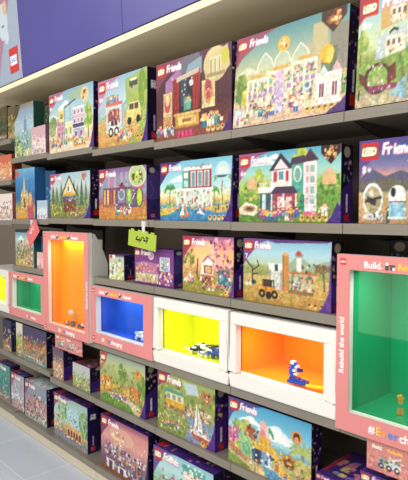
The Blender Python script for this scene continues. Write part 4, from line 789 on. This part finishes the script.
# ---- bottom shelf
place(6, -2.146, -1.700, .292, A_teal, 'pale blue town playset box with violet lid on the bottom shelf', seed=60, style=0, d=.12, top='4a2a90')
place(6, -2.650, -2.192, .318, A_pink, 'pink dusk concert stage playset box on the bottom shelf', seed=62, style=0, d=.09)
place(6, -3.265, -2.834, .290, A_city, 'town playset box with arcade of arches and violet side', seed=63, style=2, d=.080, y=.035, side='221255', top='4a1f70')
place(6, -3.730, -3.385, .268, lambda w, h: A_busy(w, h, '8a9ab0', 'c08a90', 'a8b8c0', 'e8c090 c86a78 5a4a68 e0e8e8 b05a50 3a3048', 64, True, '8a4a88', n=130), 'playset box with coloured vans and pale teal lid', seed=64, style=0, d=.125, y=.04, top='8ac8d0', toppic=True)
place(6, -3.975, -3.745, .265, lambda w, h: A_busy(w, h, 'a8b0c0', 'b0b8c8', 'b8a0b0', '8aa8b8 e8e8f0 7a90a8 c87a90 d8d8e0', 65, True, 'b04a78', n=90), 'silvery blue box left of the coloured van box', seed=65, style=0, d=.08, y=.04)
place(6, -4.25, -3.990, .290, lambda w, h: A_busy(w, h, '4a9a98', '3a8a88', 'b0908a', '60b0a8 2a7070 c8d8d0 c85a70', 66, True, '3a8a88', n=50), 'teal box at the far left end of the bottom shelf', seed=66, style=0, d=.08, y=.04)
# a second row of dark boxes deep in the bottom shelves
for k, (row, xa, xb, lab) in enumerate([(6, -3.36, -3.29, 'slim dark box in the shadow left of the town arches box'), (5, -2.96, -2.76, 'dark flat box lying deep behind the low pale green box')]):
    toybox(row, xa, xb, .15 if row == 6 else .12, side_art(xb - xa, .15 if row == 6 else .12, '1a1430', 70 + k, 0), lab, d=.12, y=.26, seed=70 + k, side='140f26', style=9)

# ------------------------------------------------------------------ pink cards hung below the tall showcases
def card(x0, x1, zt, h, label, yc=-.02, small=False):
    t = empty('hanging_card', ((x0 + x1) / 2, yc, zt + DZ - h), label, 'sign', 'pink cards hung under the tall showcases')
    w = x1 - x0; a = Art(w, h, 'd88683', 80)
    a.R(0, 0, 100, 7, 'c87070', .5)
    for cx in ((22,) if not small else (22, 56)):
        a.R(cx - 9, 52, cx - 1, 74, 'b8ccd0'); a.R(cx - 8, 55, cx - 4, 64, '5a7078'); a.R(cx - 1, 58, cx + 14, 74, 'd8dcd8'); a.R(cx - 1, 48, cx + 12, 58, '7a9098'); a.L([(cx, 56), (cx + 14, 38)], 6, 'e8e4dc')
        for q in (-6, 2, 10): a.E(cx + q, 76, 3, 9, '2c2c34'); a.E(cx + q, 76, 1.3, 4, 'd8d8d8')
        a.S(cx - 9, 44, cx + 16, 76, 24, 3, '3a4850 f0f0f0 d07a40 88a8b0')
    a.S(54, 30, 64, 60, 8, 3, '4a5058 c8a088 fff'); a.S(72, 40, 96, 80, 24, 4, 'd8dcd8 5a7078 e8a060 fff 3a4850')
    MB().box(-w / 2 + .0005, .0006, .0005, w / 2 - .0005, .003, h - .0005).build('backing_board', M['pink'], t)
    a.obj('printed_face', t, (-w / 2, 0, 0))
    text('Build.', t, (-w / 2 + .02, -.0006, h - .028), .017, M['whiteink'], thick=.0004, depth=.0002)
    text('Rebuild.', t, (-w / 2 + .075, -.0006, h - .028), .017, M['yellowink'], thick=.0004, depth=.0002)
    text('Repeat.', t, (-w / 2 + .150, -.0006, h - .028), .017, M['whiteink'], thick=.0004, depth=.0002)
    return t
card(-3.140, -2.800, .782, .095, 'pink card with vehicle pictures hanging under the tall orange showcase', yc=-.015, small=True)
card(-.915, -.575, .787, .105, 'pink card with white truck picture hanging under the tall green showcase', yc=-.015)

# ------------------------------------------------------------------ shelf-edge tags
def tag_sign(cx, z1, w, h, m, mi, label, tilt, arabic, yaw_=0, studs=True):
    """brick shaped plastic tag hung from the shelf lip by a clear clip"""
    zs = row_z(2, cx)
    t = empty('shelf_tag', (cx, -.022, z1 + DZ), label, 'shelf tag', None, yaw_)
    pl = MB().box(-w / 2, -.0015, -h, w / 2, .0015, 0)
    if studs:
        for sx in (-w * .36, -w * .10, w * .14, w * .36): pl.box(sx - w * .06, -.0015, 0, sx + w * .06, .0015, h * .11)
    p = pl.build('panel', m, t, .0006); p.rotation_euler = (0, tilt, 0)
    c = MB().box(-.012, -.001, -.006, .012, .001, zs - (z1 + DZ) - .006).build('clip_strip', M['clear'], t); c.location = (w * .02, .0032, 0)
    MB().box(-.016, -.001, zs - (z1 + DZ) - .034, .016, .0165, zs - (z1 + DZ) - .006).build('clip', M['clear'], t).location = (w * .02, .004, 0)
    if arabic:   # handwritten looking word in four joined letters
        mb = MB()
        def stroke(pts, r=.0032):
            for (xa, za), (xb, zb) in zip(pts, pts[1:]):
                L = math.hypot(xb - xa, zb - za); an = math.atan2(zb - za, xb - xa)
                mt = Matrix.Translation((xa, 0, za)) @ Matrix.Rotation(-an, 4, 'Y'); mb.box(-r * .4, -.0023, -r, L + r * .4, -.0016, r, mt)
        s = w / .24
        S_ = lambda pts: [(x * s * .85, (z + .006) * s * .85) for x, z in pts]
        stroke(S_([(.065, -.036), (.045, -.030), (.058, -.050), (.040, -.054)])); stroke(S_([(.050, -.054), (.018, -.054)])); stroke(S_([(.030, -.054), (.022, -.040), (.014, -.034)]))
        stroke(S_([(.004, -.034), (-.004, -.046), (-.006, -.056), (-.060, -.056)])); stroke(S_([(-.026, -.056), (-.026, -.044)])); stroke(S_([(-.044, -.036), (-.056, -.046), (-.060, -.056), (-.042, -.058)]))
        stroke(S_([(.048, -.064), (.052, -.064)])); stroke(S_([(-.020, -.066), (-.016, -.066)])); stroke(S_([(-.032, -.066), (-.028, -.066)]))
        mb.build('lettering', mi, p)
    else:
        o = text('NEW', p, (-w * .36, -.0022, -h * .66), h * .42, mi, thick=.0008, depth=.0005)
    return t
tag_sign(-2.178, 1.452, .235, .082, M['tag_green'], M['black'], 'lime green brick shaped tag with black writing hanging from second shelf', math.radians(6), True)
tg2 = tag_sign(-3.455, 1.455, .18, .10, M['tag_red'], M['whiteink'], 'tilted coral red tag hanging from the shelf at the left', math.radians(-38), True)

# ------------------------------------------------------------------ brick-built toys in the showcases
def toy(name, loc, label, rz=0): return empty(name, loc, label, 'toy', None, rz)
def studs(mb, xs, ys, z, r=.0024, h=.0018):
    for x in xs:
        for y in ys: mb.cyl((x, y, z), r, h, 10)
fz = .815 + .06 + DZ + .0002
t = toy('brick_whale_toy', (-1.262, .058, fz), 'blue and white brick-built leaping creature on blue base in the orange showcase', rz=.2); t.scale = (.95, .95, .90)
mb = MB().box(-.040, -.020, 0, .044, .020, .014).box(-.034, -.014, .014, .010, .014, .024).box(.014, -.018, .014, .036, .010, .020); studs(mb, (.02, .03), (-.012, 0), .020); mb.build('base', brick('1f3fae'), t, .001)
mb = MB()
for i in range(6):
    mt = Matrix.Translation((-.022 - .0045 * math.sin(i), 0, .026 + i * .011)) @ Matrix.Rotation(-.25 + .08 * i, 4, 'Y'); mb.box(-.010, -.011, 0, .012, .011, .0112, mt)
mb.build('body', brick('2c4fb8'), t, .0015)
MB().box(-.018, -.0118, .050, -.004, .0118, .062).box(-.030, -.0118, .082, -.012, .0118, .094).box(-.008, -.013, .066, .004, .013, .076).box(-.014, -.012, .036, .002, .012, .044).build('white_patches', brick('f0f0f4'), t, .001)
MB().box(-.042, -.004, .060, -.030, .004, .066).box(.004, -.016, .052, .016, -.010, .072).box(.002, .010, .046, .018, .016, .062).build('fins', brick('1a2c70'), t, .001)
MB().box(-.036, -.005, .074, -.030, .005, .082).build('mouth', brick('c83030'), t, .0006)
t = toy('brick_ramp_toy', (-1.185, .062, fz), 'flat yellow brick piece lying on the orange showcase floor', .35)
mb = MB().box(-.034, -.012, 0, .034, .012, .005); studs(mb, (-.024, -.008, .008, .024), (-.005, .005), .005); mb.build('plate', brick('f2d81c'), t)
def creature(name, loc, label, c1, c2, c3, rz=0, s=1.0):
    t = toy(name, loc, label, rz); t.scale = (s, s, s)
    MB().box(-.030, -.012, .010, .026, .012, .026).box(-.020, -.010, .026, .010, .010, .034).build('body', brick(c1), t, .0012)
    mb = MB().box(.018, -.010, .022, .040, .010, .040).box(.036, -.006, .022, .050, .006, .030); studs(mb, (.024, .034), (-.004, .004), .040); mb.build('head', brick(c2), t, .001)
    for x in (-.022, .016):
        for y in (-.014, .014): MB().box(x - .006, y - .005, 0, x + .006, y + .005, .014).build('leg', brick(c3), t, .0008)
    MB().prism([(-.030, .018), (-.056, .026), (-.058, .020), (-.032, .012)], 'y', -.004, .004).build('tail', brick(c2), t)
    MB().box(-.016, -.030, .028, .002, .030, .031).box(-.012, -.034, .031, -.004, -.026, .040).build('wing', brick(c3), t, .0006)
    return t
yz = .806 + .06 + DZ + .0002
creature('brick_plane_toy', (-1.895, .095, yz), 'black and white brick-built plane on yellow floor, nearest the left', '23262e', 'f0f0f0', 'e8e8ec', .5, 1.1)
creature('brick_beast_toy', (-1.835, .150, yz), 'brown and dark grey brick-built beast in the middle of the yellow showcase', '4a3a34', '2c3038', '8a7a68', -.3, 1.15)
creature('brick_crab_toy', (-1.820, .080, yz), 'small pale grey brick-built crab left of the blue glider', '9aa2ac', '2c4fa8', 'f4f4f4', .1, .75)
creature('brick_spider_toy', (-1.925, .165, yz), 'small black brick-built spider behind the black and white plane', '1c1e24', '3a3f48', 'c8ccd0', -.8, .9)
creature('brick_glider_toy', (-1.752, .115, yz), 'blue and white brick-built glider at the right of the yellow showcase', '3a5ab8', 'eef2fa', '2a3f88', .2, 1.35)
creature('brick_boat_toy', (-2.32, .078, .803 + .06 + DZ + .0002), 'blue and white brick-built boat in the blue showcase', 'e8f0fa', '2a50b0', 'c8d8f0', .15, 1.2)
creature('brick_skiff_toy', (-2.235, .076, .803 + .06 + DZ + .0002), 'smaller pale brick-built skiff behind the boat in the blue showcase', 'd8e4f4', 'f4f8ff', '3a66c8', -.4, 1.0)
creature('brick_bug_toy', (-4.0, .08, .803 + .06 + DZ + .0002), 'dark brick-built bug in the far left yellow showcase', '3a4030', '6a7040', '202420', .1, 1.1)
def figure(name, loc, label, torso, leg, hair, arm, s=1.0, rz=0, face='e8b030'):
    t = toy(name, loc, label, rz); t.scale = (s, s, s)
    MB().box(-.0085, -.004, 0, -.0005, .005, .014).box(.0005, -.004, 0, .0085, .005, .014).box(-.0085, -.004, .014, .0085, .004, .017).build('legs', brick(leg), t, .0006)
    MB().prism([(-.0088, .017), (.0088, .017), (.006, .030), (-.006, .030)], 'y', -.004, .004).build('torso', brick(torso), t, .0005)
    for sx in (-1, 1):
        MB().box(0, -.0022, -.014, .0036, .0022, 0).cyl((.0018, -.006, -.013), .002, .005, 8, 'y').build('arm', brick(arm), t, .0005)
        t.children[-1].location = (sx * .0078 - .0018, 0, .029); t.children[-1].rotation_euler = (.3, -sx * .35, 0)
    MB().cyl((0, 0, .030), .0048, .009, 14).cyl((0, 0, .0391), .002, .0015, 10).build('head', brick(face), t, .0006)
    MB().box(-.0022, -.0052, .0348, -.0010, -.0047, .0360).box(.0010, -.0052, .0348, .0022, -.0047, .0360).box(-.0018, -.0052, .0322, .0018, -.0047, .0327).build('face_print', M['black'], t)
    MB().prism([(-.0055, .0392), (.0055, .0392), (.0062, .0330), (.0052, .0310), (.0045, .0375), (-.0045, .0375), (-.0052, .0310), (-.0062, .0330)], 'y', -.0030, .0056).build('hair', brick(hair), t, .0006)
    return t
gz = .79 + .068 + DZ + .0002
figure('robot_figure', (-.845, .080, gz), 'golden toy figure with black arms on the green showcase floor', 'd89a20', 'c88818', 'e8b838', '2a2020', 1.25, .5, 'e0a028')
oz = .79 + .05 + DZ + .0002
figure('knight_figure', (-2.99, .030, oz), 'white and grey toy figure standing in the tall orange showcase', 'e8e8ec', '6a6a78', 'c8c8d0', 'f0f0f0', 1.8, .1)
creature('brick_dragon_toy', (-2.90, .034, oz), 'grey and purple brick-built dragon beside the white figure', '5a5468', 'e0e0e8', '8a6a98', .1, .7)
creature('brick_rover_toy', (-3.06, .030, oz), 'white brick-built rover at the feet of the white figure', 'e8e8e8', '8a8a90', '6a4a40', -.1, .6)
